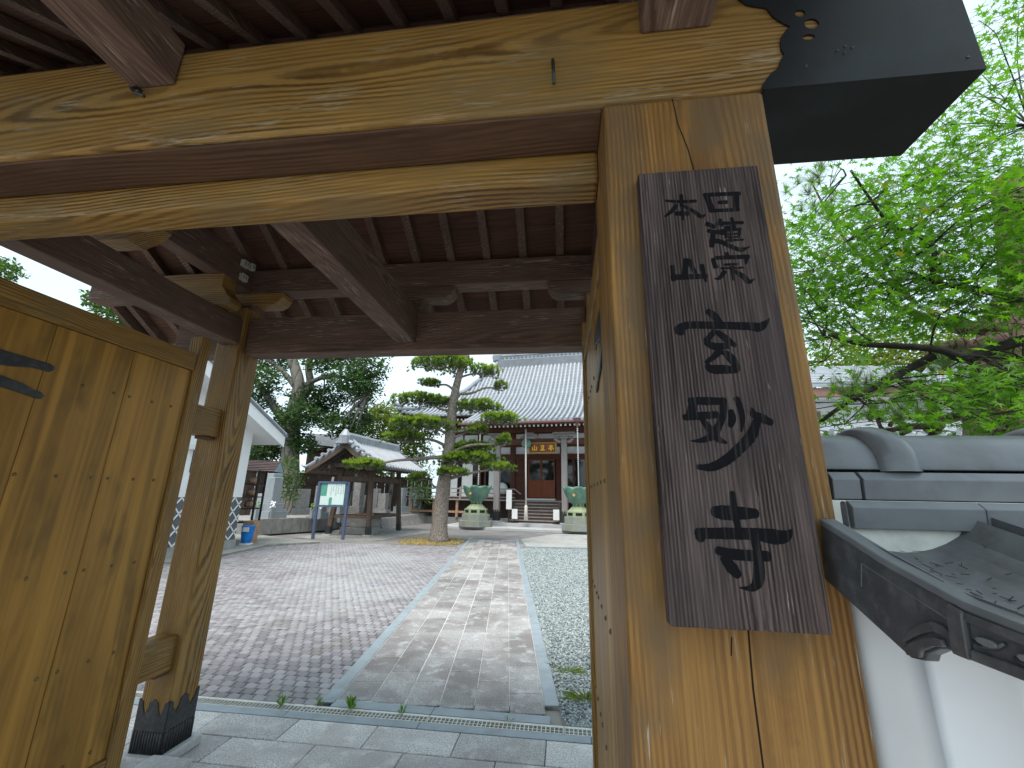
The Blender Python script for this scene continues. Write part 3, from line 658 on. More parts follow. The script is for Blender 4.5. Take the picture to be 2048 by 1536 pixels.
for k in range(4):
    y = .592-.046*k; zc = (vz(y)-.020+1.437)/2
    leaf = [(y+.013*math.cos(a), zc+.0045*math.sin(a)) for a in np.linspace(0, 2*math.pi, 10)[:-1]]
    obj('arabesque_leaf', vface(leaf, .4685, .4742), TILE, VT, bevel=.0015)
    st = MB().tube([(.4735, y+.02, zc-.004), (.472, y+.008, zc-.007), (.472, y-.008, zc-.003), (.472, y-.02, zc+.005)], .0022, 6); obj('arabesque_stem', st, TILED, VT, smooth=True)
# wind-blown needles and crumbs lying in the first pantile valley
lit = MB(); random.seed(14)
for k in range(60):
    y = random.uniform(.66, .92); x = .645+random.gauss(0, .03); a = random.uniform(0, 3.14); L = random.uniform(.002, .009); z = roofz(y)+tz(x-.492)+.0125
    dx, dy = math.cos(a)*L, math.sin(a)*L; lit.beam((x-dx, y-dy, roofz(y-dy)+tz(x-dx-.492)+.0135), (x+dx, y+dy, roofz(y+dy)+tz(x+dx-.492)+.0135), .0009, .0009)
stuff(obj('needle_litter', lit, BARKM, BW))
# flat ridge courses (noshi) and round ridge tiles
random.seed(3)
for row, (z0, z1, yf, ends) in enumerate(((1.552, 1.606, .925, (.553, .785, 1.13, 1.46, 1.80, 2.14, 2.48, 2.9, 3.4, 4.0, 4.6)), (1.6068, 1.664, .958, (.548, .604, .93, 1.27, 1.60, 1.95, 2.3, 2.65, 3.0, 3.6, 4.6)))):
    for a, b in zip(ends[:-1], ends[1:]):
        dy = random.uniform(-.004, .004)
        pr = [(yf+dy, z0), (yf+dy-.004, z0+.040), (yf+dy+.010, z1-.002), (yf+.06, z1), (yf+.22, z1), (yf+.24, z0)]
        obj('ridge_course_tile', MB().prism(pr, lambda y, z, t: (t, y, z), a+.002, b-.0015), TILE, BW, bevel=.003)
ends = (.535, .70, 1.06, 1.43, 1.80, 2.17, 2.6, 3.1, 3.8, 4.6)
def halfpipe(xa, xb, yc, z0, r, n=14, sq=.86):
    o = [(yc-r*math.cos(math.pi*k/n), z0+sq*r*math.sin(math.pi*k/n)) for k in range(n+1)]
    return MB().prism(o, lambda y, z, t: (t, y, z), xa, xb)
for i, (a, b) in enumerate(zip(ends[:-1], ends[1:])):
    T = obj('round_ridge_tile', halfpipe(a, b-.002, 1.075, 1.668, .098), TILE, BW, smooth=False, bevel=.003)
    T.data.polygons.foreach_set('use_smooth', [len(p.vertices) == 4 for p in T.data.polygons])
    # raised collar where one tile overlaps the next
    m = MB(); nn = 16
    prof = [(b-.045, .099), (b-.040, .112), (b-.022, .120), (b+.004, .121), (b+.024, .114), (b+.034, .100)]
    for x, r in prof:
        for k in range(nn+1): t = math.pi*k/nn; m.v.append((x, 1.075-r*math.cos(t), 1.668+.86*r*math.sin(t)+ (0 if 0 < k < nn else -.004)))
    for i2 in range(len(prof)-1):
        for k in range(nn): m.f.append((i2*(nn+1)+k, i2*(nn+1)+k+1, (i2+1)*(nn+1)+k+1, (i2+1)*(nn+1)+k))
    obj('collar', m, TILE, T, smooth=True)
obj('broken_tile_end', MB().hexa([(.532, .945, 1.56), (.552, .93, 1.553), (.552, 1.1, 1.553), (.532, 1.1, 1.56), (.524, .955, 1.602), (.552, .93, 1.604), (.552, 1.1, 1.604), (.524, 1.1, 1.602)]), TILED, BW, bevel=.004)
obj('broken_tile_end', MB().hexa([(.526, .975, 1.612), (.547, .962, 1.611), (.547, 1.1, 1.611), (.526, 1.1, 1.612), (.519, .99, 1.655), (.547, .965, 1.660), (.547, 1.1, 1.660), (.519, 1.1, 1.655)]), TILED, BW, bevel=.004)

# ---------------------------------------------------------------- gate paving: 600 x 285 granite slabs
GP = struct(obj('gate_paving', MB().box(-6.6, 4.2, -8, 3.40, -.05, -.014), JOINT, origin=(0, 0, -.05)))
row0 = 3.402; RD = .2865
smesh = {}
def slabmesh(w, d, mat, tag_):
    key = (round(w, 3), round(d, 3), tag_)
    if key not in smesh:
        e = .004; m = MB(); a, b = w/2, d/2
        m.v = [(-a, -b, -.03), (a, -b, -.03), (a, b, -.03), (-a, b, -.03), (-a, -b, -e), (a, -b, -e), (a, b, -e), (-a, b, -e), (-a+e, -b+e, 0), (a-e, -b+e, 0), (a-e, b-e, 0), (-a+e, b-e, 0)]
        m.f = [(0,1,5,4),(1,2,6,5),(2,3,7,6),(3,0,4,7),(4,5,9,8),(5,6,10,9),(6,7,11,10),(7,4,8,11),(8,9,10,11)]
        smesh[key] = mesh_only('slab', m, mat)
    return smesh[key]
n_ = 0
for r in range(0, 40):
    yc = row0 - RD*(r+.5)
    if yc < -8: break
    off = -1.94 if r % 2 == 0 else -2.2455
    for k in range(-8, 11):
        xc = off + .6*k + .3
        if not (-6.3 < xc < 4.0): continue
        near = yc > 1.2 and -4.2 < xc < 1.0
        if yc < 1.0 and not (-3.5 < xc < 2.5): continue
        inst('paving_slab', slabmesh(.594, RD-.006, SLAB, 's'), None, (xc, yc, random.uniform(-.0015, .0015)), GP); n_ += 1

# ---------------------------------------------------------------- drain with steel grating
DR = thing('drain_channel', 'stone-edged drain channel with steel grating across the court just inside the gate', 'drain', (-1.4, 3.5, 0))
xk = (-8, -5.5, -4.2, -3.2, -2.09, -1.06, .165, 1.4, 3)
for a, b in zip(xk[:-1], xk[1:]): obj('edge_stone', MB().box(a+.002, b-.002, 3.406, 3.492, -.06, .0025), KERB, DR, bevel=.004)
obj('channel_floor', MB().box(-8, 3, 3.492, 3.60, -.14, -.10), DARKGAP, DR)
for a, b in ((-5, -3.0), (-3.0, -2.02), (-2.02, -1.02), (-1.02, -.02), (-.02, .98), (.98, 2.0)):
    G = obj('grating', MB().box(a+.003, b-.003, 3.492, 3.500, -.03, .003).box(a+.003, b-.003, 3.573, 3.600, -.03, .003), STEEL, DR)
    m = MB(); n = int((b-a)/.031)
    for k in range(n+1): x = a+.006+(b-a-.012)*k/n; m.box(x-.0032, x+.0032, 3.499, 3.573, -.028, .0015)
    if a > -2.5: m.box(a+.004, b-.004, 3.533, 3.539, -.026, .001)
    stuff(obj('grating_bars', m, STEEL, G))

# ---------------------------------------------------------------- stone path to the hall
PT = Vector((-.128, .99177, 0)).normalized(); PN = Vector((PT.y, -PT.x, 0)); PL0 = Vector((-1.945, 3.66, 0))
PW_, PLEN = 1.905, 13.2
def pp(u, v, z=0): q = PL0 + PN*u + PT*v; return (q.x, q.y, z)
PATH = struct(obj('stone_path', MB().hexa([pp(0, .0, -.05), pp(PW_, .0, -.05), pp(PW_, PLEN, -.05), pp(0, PLEN, -.05), pp(0, .0, -.004), pp(PW_, .0, -.004), pp(PW_, PLEN, -.004), pp(0, PLEN, -.004)]), MORTAR, origin=(PL0.x, PL0.y, -.05)))
ang = math.atan2(PN.y, PN.x)
cw = (PW_-.24)/6; random.seed(11)
JW = (.004, .009, .012, .007, .006, .004)
for c in range(6):
    uc = .12+cw*(c+.5); v = (3.736-pp(uc, 0)[1])/PT.y; L = .35+.09*((c*3) % 5)
    while v < PLEN:
        v1 = min(v+L, PLEN)
        if v1-v > .06:
            q = pp(uc, (v+v1)/2, random.uniform(-.0015, .0015))
            inst('path_slab', slabmesh(round(cw-JW[c], 3), round(v1-v-random.choice((.006, .007, .009)), 3), PSLAB, 'p'), None, q, PATH, (0, 0, ang))
        v = v1; L = random.choice((.585, .6, .6, .61))
# kerb strips along both sides and across the near end
for u0, u1 in ((0.0, .115), (PW_-.115, PW_)):
    v = .0; k = 0
    while v < PLEN+.3:
        v1 = v+1.15; va = v
        q0 = pp(u0, va); 
        if pp(u1, va)[1] < 3.605 or q0[1] < 3.605: va = v + max(3.605-q0[1], 3.605-pp(u1, va)[1])
        obj('kerb_stone', MB().hexa([pp(u0, va, -.06), pp(u1, va, -.06), pp(u1, v1-.003, -.06), pp(u0, v1-.003, -.06), pp(u0, va, .004), pp(u1, va, .004), pp(u1, v1-.003, .004), pp(u0, v1-.003, .004)]), KERB, PATH, bevel=.003); v = v1
xa = -1.83
for xb in (-1.02, -.12):
    obj('kerb_stone', MB().box(xa+.002, xb-.002, 3.612, 3.728, -.06, .003), KERB, PATH, bevel=.003); xa = xb

# ---------------------------------------------------------------- court of interlocking pavers
LE = [pp(-.005, v) for v in (0, 14)]
def path_left_x(y): return -1.945 + (y-3.66)*(PT.x/PT.y) - .006
def edge_far(x):                      # far boundary of the court
    return 14.2 if x > -7.3 else (14.2 + (x+7.3)*.55 if x > -9 else 13.26+(x+9)*1.6*-1 if False else 14.2+(x+7.3)*.55)
CT = struct(obj('paved_court', MB().add([(-9.6, 3.60, -.012), (path_left_x(3.6), 3.60, -.012), (path_left_x(14.3), 14.3, -.012), (-7.2, 14.3, -.012), (-9.2, 12.9, -.012), (-8.7, 10.4, -.012), (-9.3, 8, -.012)], [(0, 1, 2, 3, 4, 5, 6)]), JOINT, fix=False, origin=(-5, 9, -.012)))
pw_, pd_ = .112, .100                # paver length (x) and depth (y)
z8 = []
def zig(n, amp):                        # zigzag offsets along an edge
    return [0, amp, 0, -amp, 0]
ol = []
A, B_ = pw_/2-.0036, pd_/2-.0036; am = .0075
for t, o in zip((-1, -.5, 0, .5, 1), zig(4, am)): ol.append((t*A, -B_+o))
for t, o in zip((-.5, .5), (am*.8, -am*.8)): ol.append((A+o, t*B_))
for t, o in zip((1, .5, 0, -.5, -1), (0, -am, 0, am, 0)): ol.append((t*A, B_+o))
for t, o in zip((.5, -.5), (-am*.8, am*.8)): ol.append((-A+o, t*B_))
n = len(ol); pv = [(x, y, -.02) for x, y in ol] + [(x, y, -.006) for x, y in ol] + [(x*.87, y*.86, 0) for x, y in ol]
pf = [(k, (k+1) % n, n+(k+1) % n, n+k) for k in range(n)] + [(n+k, n+(k+1) % n, 2*n+(k+1) % n, 2*n+k) for k in range(n)] + [tuple(range(2*n, 3*n))]
q = MB(); q.v = pv; q.f = pf; PM = mesh_only('paver', q, PAVER)
def in_court(x, y):
    if x > path_left_x(y)+.045 or y - pd_/2 < 3.605: return False
    poly = [(-9.3, 8), (-8.7, 10.4), (-9.2, 12.9), (-7.2, 14.3)]
    if y > 14.2: return False
    if y < 8: return x > -9.3
    if y < 10.4: return x > -9.3 + (y-8)*.25
    if y < 12.9: return x > -8.7 - (y-10.4)*.2
    return x > -9.2 + (y-12.9)*1.43
pos = []
for j in range(106):
    y = 3.657 + pd_*j
    for i in range(70):
        x = -9.4 + pw_*i + (pw_/2 if j % 2 else 0) + .03*((j*7) % 3)*0
        if in_court(x, y): pos.append((x, y))
vis = [p for p in pos if p[0]/p[1] > -.92]
vis.sort(key=lambda p: p[1] + .12*abs(p[0]+2))
near = set(vis[:300])
for (x, y) in near: inst('paver', PM, None, (x, y, random.uniform(-.002, .002)), CT, (R(random.gauss(0, 1.1)), R(random.gauss(0, 1.1)), R(random.uniform(-2, 2))))
rest = [p for p in pos if p not in near]
tv = np.array(pv); tf = np.array([f for f in pf if len(f) == 4]); 
cen = tv[2*n:3*n]
fan = np.array([(2*n+k, 2*n+(k+1) % n, 2*n+(k+2) % n, 2*n+(k+2) % n) for k in range(0)])
V = []; F4 = []; topq = []
P_ = np.array([(x, y, random.uniform(-.003, .003)) for x, y in rest])
tl = rng.normal(0, .022, (len(P_), 2))
V = tv[None, n:, :] + P_[:, None, :]; V[..., 2] += tl[:, None, 0]*tv[None, n:, 0] + tl[:, None, 1]*tv[None, n:, 1]; V = V.reshape(-1, 3)
q4 = [(k, (k+1) % n, n+(k+1) % n, n+k) for k in range(n)]
top = list(range(n, 2*n)); q4 += [(top[0], top[1], top[2], top[13]), (top[2], top[3], top[12], top[13]), (top[3], top[4], top[5], top[12]), (top[5], top[6], top[11], top[12]), (top[6], top[7], top[10], top[11]), (top[7], top[8], top[9], top[10])]
q4 = np.array(q4); F4 = (q4[None] + (np.arange(len(P_))*2*n)[:, None, None]).reshape(-1, 4)
stuff(bigmesh('far_pavers', V, F4, PAVER, CT, origin=(-5, 9, 0)))

# ---------------------------------------------------------------- gravel bed on the right
def path_right_x(y): return -1.945 + PW_*PN.x + (y-3.66-PW_*PN.y)*(PT.x/PT.y)
GB = struct(obj('gravel_base', MB().add([(path_right_x(3.6), 3.6, -.02), (3.2, 3.6, -.02), (3.2, 14.9, -.02), (path_right_x(14.7), 14.7, -.02)], [(0, 1, 2, 3)]), GRAVEL, fix=False, origin=(1, 9, -.02)))
ng = 30000
y = 3.62 + 11.1*rng.random(ng)**1.9; x = path_right_x(y)+.01 + rng.random(ng)*(1.1 + .115*(y-3.6))
ico = np.array([(0,0,1),(.89,0,.45),(.28,.85,.45),(-.72,.53,.45),(-.72,-.53,.45),(.28,-.85,.45),(.72,.53,-.45),(-.28,.85,-.45),(-.89,0,-.45),(-.28,-.85,-.45),(.72,-.53,-.45),(0,0,-1)])
icf = np.array([(0,1,2),(0,2,3),(0,3,4),(0,4,5),(0,5,1),(1,6,2),(2,7,3),(3,8,4),(4,9,5),(5,10,1),(2,6,7),(3,7,8),(4,8,9),(5,9,10),(1,10,6)])
s = (.0075+.006*rng.random(ng))*(1+.035*(y-3.6))
th_ = rng.random(ng)*6.28; c_, s_ = np.cos(th_), np.sin(th_)
sc3 = np.stack([s*(.7+.7*rng.random(ng)), s*(.7+.5*rng.random(ng)), s*(.5+.4*rng.random(ng))], 1)
loc = ico[None]*sc3[:, None, :]*(1+.35*(rng.random((ng, 12, 1))-.5))
V = np.empty((ng, 12, 3)); V[..., 0] = loc[..., 0]*c_[:, None]-loc[..., 1]*s_[:, None]; V[..., 1] = loc[..., 0]*s_[:, None]+loc[..., 1]*c_[:, None]; V[..., 2] = loc[..., 2]
V += np.stack([x, y, -.018+.02*rng.random(ng)], 1)[:, None, :]
F = (icf[None] + (np.arange(ng)*12)[:, None, None]).reshape(-1, 3)
gv = bigmesh('gravel', V.reshape(-1, 3), F, GRAVEL, origin=(0, 9, 0)); stuff(gv); tag(gv, 'pale grey crushed stone gravel beside the stone path', 'gravel')

# ---------------------------------------------------------------- concrete aprons, bed under the pine, far yard
def sheet(name, pts, z, mat, t=.03):
    m = MB(); nn = len(pts); m.v = [(x, y, z) for x, y in pts] + [(x, y, z-t) for x, y in pts]
    m.f = [tuple(range(nn)), tuple(range(2*nn-1, nn-1, -1))] + [(k, nn+k, nn+(k+1) % nn, (k+1) % nn) for k in range(nn)]
    return struct(obj(name, m, mat, origin=(pts[0][0], pts[0][1], z-t)))
ypave = NT('asphalt_yard'); _w = ypave.world(); _n1 = ypave.noise(_w, .8, 5, .6); _n2 = ypave.noise(_w, 60, 3)
_c = ypave.mix(ypave.ramp(_n1, (.35, 0), (.65, 1)), (.155, .148, .15), (.24, .235, .235)); _c = ypave.mix(ypave.math('MULTIPLY', _n2, .4), _c, (.12, .115, .115))
YARD = ypave.done(_c, .85, .3)
sheet('far_yard', [(-40, 14.1), (-9, 12.2), (-7.2, 14.25), (-3.4, 14.25), (-1.2, 14.75), (3.5, 15.1), (30, 15.1), (30, 60), (-40, 60)], -.004, YARD, .02)
sheet('concrete_apron', [(-1.70, 17.3), (-1.22, 14.72), (.75, 15.05), (3.6, 15.4), (3.4, 20.1), (-.35, 20.3)], .006, CONC, .03)
sheet('apron_kerb', [(-1.22, 14.62), (3.4, 15.0), (3.4, 15.12), (-1.22, 14.74)], .03, KERB, .05)
sheet('storehouse_apron', [(-8.72, 9.2), (-8.62, 10.4), (-9.0, 12.7), (-8.0, 13.9), (-11.2, 15.4), (-14, 15.4), (-11, 8.8)], .05, CONC_D, .07)
sheet('pavilion_floor', [(-9.9, 15.15), (-6.6, 15.0), (-5.7, 19.8), (-9.4, 20.6)], .012, CONC_D, .03)
sheet('pine_bed', [(-5.9, 14.3), (-3.5, 14.3), (-3.65, 15.4), (-4.1, 16.6), (-5.4, 16.9)], .008, DIRT, .03)
ngr = 5200
px_, py_ = -5.85+2.35*rng.random(ngr), 14.32+2.4*rng.random(ngr)
ok = (px_ > -5.8) & (px_ < -3.5-.07*(py_-14.3)) & ((px_+4.6)**2/1.5+(py_-15.5)**2/1.6 < 1.1)
px_, py_ = px_[ok], py_[ok]; k = len(px_); h = .03+.06*rng.random(k); a = rng.random(k)*6.28; dx, dy = np.cos(a), np.sin(a); w = .010
B0 = np.stack([px_-dy*w, py_+dx*w, np.full(k, .006)], 1); B1 = np.stack([px_+dy*w, py_-dx*w, np.full(k, .006)], 1); T0 = np.stack([px_+dx*h*1.1, py_+dy*h*1.1, h*.8], 1)
V = np.stack([B0, B1, T0], 1).reshape(-1, 3); gr = bigmesh('dry_grass', V, np.arange(3*k).reshape(-1, 3), DRYG, origin=(-4.6, 15.5, 0)); stuff(gr); tag(gr, 'dry straw-coloured grass around the foot of the pine', 'grass')

# ---------------------------------------------------------------- weeds
def weed(name, label, x, y, n, size, mat=WEED, spread=.05, group=None, lw=.13):
    m = MB(); random.seed(int(abs(x*1000)))
    for k in range(n):
        a = random.uniform(0, 6.28); r = spread*random.random(); bx0, by0 = x+r*math.cos(a)*.3, y+r*math.sin(a)*.3
        tip = Vector((x+r*math.cos(a)*1.6, y+r*math.sin(a)*1.2, size*random.uniform(.3, 1))); b0 = Vector((bx0, by0, 0))
        d = (tip-b0); sd = d.cross(Vector((math.cos(a*3), math.sin(a*3), .4))).normalized()*size*lw; mid = b0+d*.65+Vector((0, 0, size*.08))
        m.add([b0, b0+sd*.1, mid+sd, tip, mid-sd], [(0, 1, 2, 4), (2, 3, 4)])
    return tag(obj(name, m, mat), label, 'weed', group)
weed('weed', 'leafy green weed growing out of the drain in front of the path kerb', -1.655, 3.602, 18, .11, spread=.055)
weed('weed', 'low yellow-green weed tuft in the drain left of the path corner', -2.19, 3.56, 14, .07, spread=.06)
weed('weed', 'small green weed in the drain below the third path slab', -1.24, 3.58, 10, .06, spread=.05)
weed('weed', 'pale star-shaped weed on the drain edge near the gravel', -.435, 3.60, 8, .045, flat('dry_weed', (.42, .42, .33), .8), .045)
weed('weed', 'tiny weed at the left corner where the path kerb meets the drain', -1.93, 3.63, 8, .05, spread=.04)
weed('weed', 'yellowish weed clump on the gravel against the right gate post', .16, 4.05, 70, .075, BROADY, .16, None, .09)
weed('weed', 'thin yellow-green weeds at the gravel edge by the path kerb', .02, 4.6, 40, .05, BROADY, .16, None, .10)
# ---------------------------------------------------------------- hall frame: s to the right, d away, z up
HA = math.atan2(.149, .9888); HX = Vector((math.cos(HA), -math.sin(HA), 0)); HY = Vector((math.sin(HA), math.cos(HA), 0))
def hp(s_, d_, z_): q = HX*s_ + HY*d_; return (q.x, q.y, z_)
def hbox(m, s0, s1, d0, d1, z0, z1):
    return m.hexa([hp(s0,d0,z0), hp(s1,d0,z0), hp(s1,d1,z0), hp(s0,d1,z0), hp(s0,d0,z1), hp(s1,d0,z1), hp(s1,d1,z1), hp(s0,d1,z1)])
def hb(*a): return hbox(MB(), *a)
HALL = thing('temple_hall', 'main temple hall with curved grey tiled roof, red-brown timber front and wooden steps', 'temple', hp(-5.1, 26, 0))
def H(name, a, mat, parent=HALL, bevel=0): return obj(name, hb(*a), mat, parent, bevel=bevel)
# stone platform steps
H('stone_step', (-9.6, 5, 20.5, 30, 0, .125), STONE, bevel=.01); H('stone_step', (-7.5, -1.8, 22.0, 26, .127, .28), STONE, bevel=.01)
H('stone_plinth', (-13.6, -8.6, 24.2, 30, .0, .36), GRANITED, bevel=.01); H('stone_plinth', (-1.6, 5, 24.2, 30, .127, .36), GRANITED, bevel=.01)
# porch pillars with iron shoes
for s0 in (-6.99, -3.31, .4):
    p = H('porch_pillar', (s0-.15, s0+.15, 22.2, 22.5, .33, 4.62), WG['Z'], bevel=.03)
    H('pillar_base', (s0-.24, s0+.24, 22.1, 22.6, .281, .36), STONE, bevel=.03)
    H('iron_shoe', (s0-.165, s0+.165, 22.185, 22.515, .361, .82), IRON, p)
    for k in range(3): H('shoe_finial', (s0-.155+.115*k, s0-.085+.115*k, 22.18, 22.52, .82, .92), IRON, p)
    for z0, w in ((4.63, .24), (4.76, .40), (4.89, .60)): H('bracket_block', (s0-w, s0+w, 22.2, 22.5, z0, z0+.12), WG['X'], bevel=.03)
    for sg in (-1, 1): # carved nose on the pillar head
        obj('carved_nosing', MB().tube([hp(s0+sg*.15, 22.35, 4.46), hp(s0+sg*.34, 22.3, 4.50), hp(s0+sg*.48, 22.26, 4.62), hp(s0+sg*.44, 22.25, 4.74)], [.12, .11, .08, .04], 8), WG['X'], HALL, smooth=True)
H('porch_beam', (-6.84, -3.46, 22.24, 22.46, 4.34, 4.66), WH['X'], bevel=.03); H('porch_beam', (-3.16, .25, 22.24, 22.46, 4.34, 4.66), WH['X'], bevel=.03)
H('porch_purlin', (-8.6, 1.8, 22.2, 22.48, 5.03, 5.25), WH['X'])
# frog-leg strut above the beam
fl = [(-.62, 0), (-.5, .16), (-.3, .26), (-.16, .40), (.16, .40), (.3, .26), (.5, .16), (.62, 0), (.42, 0), (.25, .12), (0, .2), (-.25, .12), (-.42, 0)]
obj('frog_leg_strut', MB().prism(fl, lambda a, b, t: hp(-5.15+a, t, 4.665+b*.85), 22.28, 22.42), WG['X'], HALL)
# timber stairs
for k in range(7):
    z1 = .28+.163*(k+1)-.02; d0 = 22.62+.2*k
    H('stair_tread', (-6.35, -3.72, d0, d0+.34, z1-.05, z1), WG['X']); H('stair_riser', (-6.33, -3.74, d0+.03, d0+.06, z1-.165, z1-.051), WPV)
for s0 in (-6.45, -3.72): H('stair_string', (s0, s0+.1, 22.75, 24.0, .281, 1.35), WPV)
# veranda and balustrade
H('veranda_floor', (-13.2, -6.5, 24.0, 25.15, 1.34, 1.42), WG['X'], bevel=.01); H('veranda_floor', (-6.49, -3.58, 24.0, 25.15, 1.341, 1.421), WG['X'], bevel=.01); H('veranda_floor', (-3.57, 3.5, 24.0, 25.15, 1.34, 1.42), WG['X'], bevel=.01)
for s0 in (-13.0, -11.5, -10.0, -8.6, -7.4, -2.7, -1.3): H('veranda_post', (s0-.07, s0+.07, 24.1, 24.24, .361 if s0 < -8.6 else .285 if -7.5 < s0 < -1.8 else .13, 1.338), BUCKETW)
H('veranda_rail', (-13.0, -8.6, 24.12, 24.2, .62, .74), BUCKETW)
H('underfloor_slats', (-13.1, -6.5, 24.9, 24.95, .37, 1.33), WK); H('underfloor_slats', (-3.5, 3.4, 24.9, 24.95, .37, 1.33), WK)
for s0 in np.arange(-13.05, -6.6, 1.08): H('balustrade_post', (s0-.05, s0+.05, 24.05, 24.15, 1.425, 2.12), WG['Z'])
for z0, h_ in ((1.52, .06), (1.74, .05), (1.98, .07)): H('balustrade_rail', (-13.3, -6.45, 24.07, 24.13, z0, z0+h_), WG['X'])
obj('balustrade_rail', MB().beam(hp(-6.45, 24.1, 2.0), hp(-6.05, 23.9, 1.75), .06, .06), WG['X'], HALL)
# wall plane d = 25.2
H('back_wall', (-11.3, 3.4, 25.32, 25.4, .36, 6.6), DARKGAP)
for s0 in (-11.3, -9.05, -6.88, -3.80, -.6, 2.6): H('column', (s0-.13, s0+.13, 25.12, 25.38, .36, 5.6), WH['Z'])
for a, b in ((-11.17, -9.18), (-8.92, -7.01), (-6.75, -3.93), (-3.67, -.73), (-.47, 2.47)):
    H('sill_beam', (a, b, 25.14, 25.31, 1.425, 1.56), WH['X']); H('lintel_beam', (a, b, 25.14, 25.31, 3.80, 4.12), WH['X']); H('upper_beam', (a, b, 25.14, 25.31, 4.56, 4.88), WH['X'])
    H('head_beam', (a, b, 25.14, 25.31, 5.36, 5.62), WH['X'])
    n = 2 if b-a > 1.5 else 1
    for k in range(n):
        s0, s1 = a+(b-a)*k/n+.02, a+(b-a)*(k+1)/n-.06
        H('plaster_panel', (s0, s1, 25.22, 25.3, 4.13, 4.55), PLASTER); H('plaster_panel', (s0, s1, 25.22, 25.3, 4.89, 5.35), PLASTER)
        H('wall_stud', (s1, s1+.08, 25.18, 25.31, 4.13, 5.35), WH['Z'])
for a, b in ((-10.2, -9.5), (-8.42, -7.94), (-10.95, -10.5), (-2.0, -1.2)): H('sliding_screen', (a, b, 25.2, 25.24, 1.57, 3.79), WHITEP)
for a, b in ((-9.48, -9.2), (-8.9, -8.45), (-7.9, -7.03), (-3.65, -2.02), (-1.18, -.75)): H('open_bay_glass', (a, b, 25.26, 25.30, 1.57, 3.79), GLASS)
for s0 in (-8.66, -7.9, -3.2): H('door_stile', (s0-.05, s0+.05, 25.16, 25.25, 1.57, 3.79), WH['Z'])
# lattice shutters either side of the door, then the glazed double door
for a, b in ((-6.74, -5.98), (-4.24, -3.94)):
    L = H('lattice_shutter', (a, b, 25.22, 25.27, 1.57, 3.79), WH['Z'])
    m = MB()
    for z0 in np.arange(1.64, 3.76, .085): hbox(m, a+.03, b-.03, 25.195, 25.218, z0, z0+.035)
    stuff(obj('lattice_slats', m, WH['X'], L))
for a, b in ((-5.92, -5.125), (-5.115, -4.30)):
    D = H('door', (a, b, 25.17, 25.22, 1.57, 3.79), WHD)
    H('lower_panel', (a+.06, b-.06, 25.155, 25.168, 1.64, 2.50), WHD, D); H('pane', (a+.07, b-.07, 25.158, 25.168, 2.58, 3.72), GLASS, D)
    for fx0, fx1, fz0, fz1 in ((a, a+.06, 1.57, 3.79), (b-.06, b, 1.57, 3.79), (a+.06, b-.06, 2.50, 2.58), (a+.06, b-.06, 3.72, 3.79), (a+.06, b-.06, 1.57, 1.64)):
        H('frame', (fx0, fx1, 25.14, 25.168, fz0, fz1), WHD, D)
H('threshold', (-5.95, -4.27, 25.0, 25.13, 1.43, 1.52), WHITEP)
# roof
RP = [(20.95, 5.42), (22.3, 5.93), (24.0, 6.72), (25.5, 7.85), (26.6, 9.0), (27.6, 10.2), (28.5, 11.3)]
def rz(d_):
    for (a, za), (b, zb) in zip(RP[:-1], RP[1:]):
        if d_ <= b: return za+(zb-za)*(d_-a)/(b-a)
    return RP[-1][1]
HPX = [(28.5, -8.8), (27, -9.9), (26, -10.65), (24.2, -12.6), (23, -13.9)]
def hip_d(s_):                               # how far up a roof row at s reaches before the hip
    if s_ >= -8.8: return 28.5
    for (da, sa), (db, sb) in zip(HPX[:-1], HPX[1:]):
        if s_ >= sb: return da+(db-da)*(s_-sa)/(sb-sa)
    return 23
def lift(s_, d_):                            # eave corner turning up
    t = max(0, (-11.2-s_)/2.7); return .42*t*t*max(0, (26-d_)/3)
ROOF = obj('roof', hb(-8.9, 3.4, 27.9, 28.9, 9.0, 11.2), HTILE2, HALL)
rows = list(np.arange(-13.75, 3.3, .275))
def kohai(s_): return -8.75 < s_ < -1.0
for i, s0 in enumerate(rows):
    dlo = 20.95 if kohai(s0) else 23.0; dhi = hip_d(s0)
    if dhi-dlo < .25: continue
    n = max(3, int((dhi-dlo)/.45)); ds = np.linspace(dlo, dhi, n)
    m = MB(); vs = []
    for d_ in ds:
        z0 = rz(d_)+lift(s0, d_)
        for k in range(6):
            t = math.pi*k/5; vs.append(hp(s0-.078*math.cos(t), d_, z0+.02+.085*math.sin(t)))
    fs = [(j*6+k, j*6+k+1, (j+1)*6+k+1, (j+1)*6+k) for j in range(n-1) for k in range(5)]
    m.add(vs, fs)
    e = hp(s0, dlo, 0); z0 = rz(dlo)+lift(s0, dlo)
    m.v += [hp(s0+.085*math.cos(a), dlo-.03, z0+.045+.085*math.sin(a)) for a in np.linspace(0, 2*math.pi, 11)[:-1]] + [hp(s0+.085*math.cos(a), dlo+.1, z0+.045+.085*math.sin(a)) for a in np.linspace(0, 2*math.pi, 11)[:-1]]
    o = len(m.v)-20; m.f += [tuple(range(o, o+10))] + [(o+k, o+(k+1) % 10, o+10+(k+1) % 10, o+10+k) for k in range(10)]
    T = obj('tile_row', m, HTILE, ROOF)
    # stepped pan tiles to the right of this row
    m = MB(); nn = max(2, int((dhi-dlo)/.24)); dd = np.linspace(dlo, dhi, nn+1)
    for a, b in zip(dd[:-1], dd[1:]):
        za, zb = rz(a)+lift(s0, a), rz(b)+lift(s0, b)
        m.add([hp(s0+.06, a, za+.03), hp(s0+.215, a, za+.03), hp(s0+.215, b, zb-.012), hp(s0+.06, b, zb-.012), hp(s0+.06, a, za-.03), hp(s0+.215, a, za-.03)], [(0, 1, 2, 3), (0, 4, 5, 1)])
    stuff(obj('pan_tiles', m, HTILE2, T))
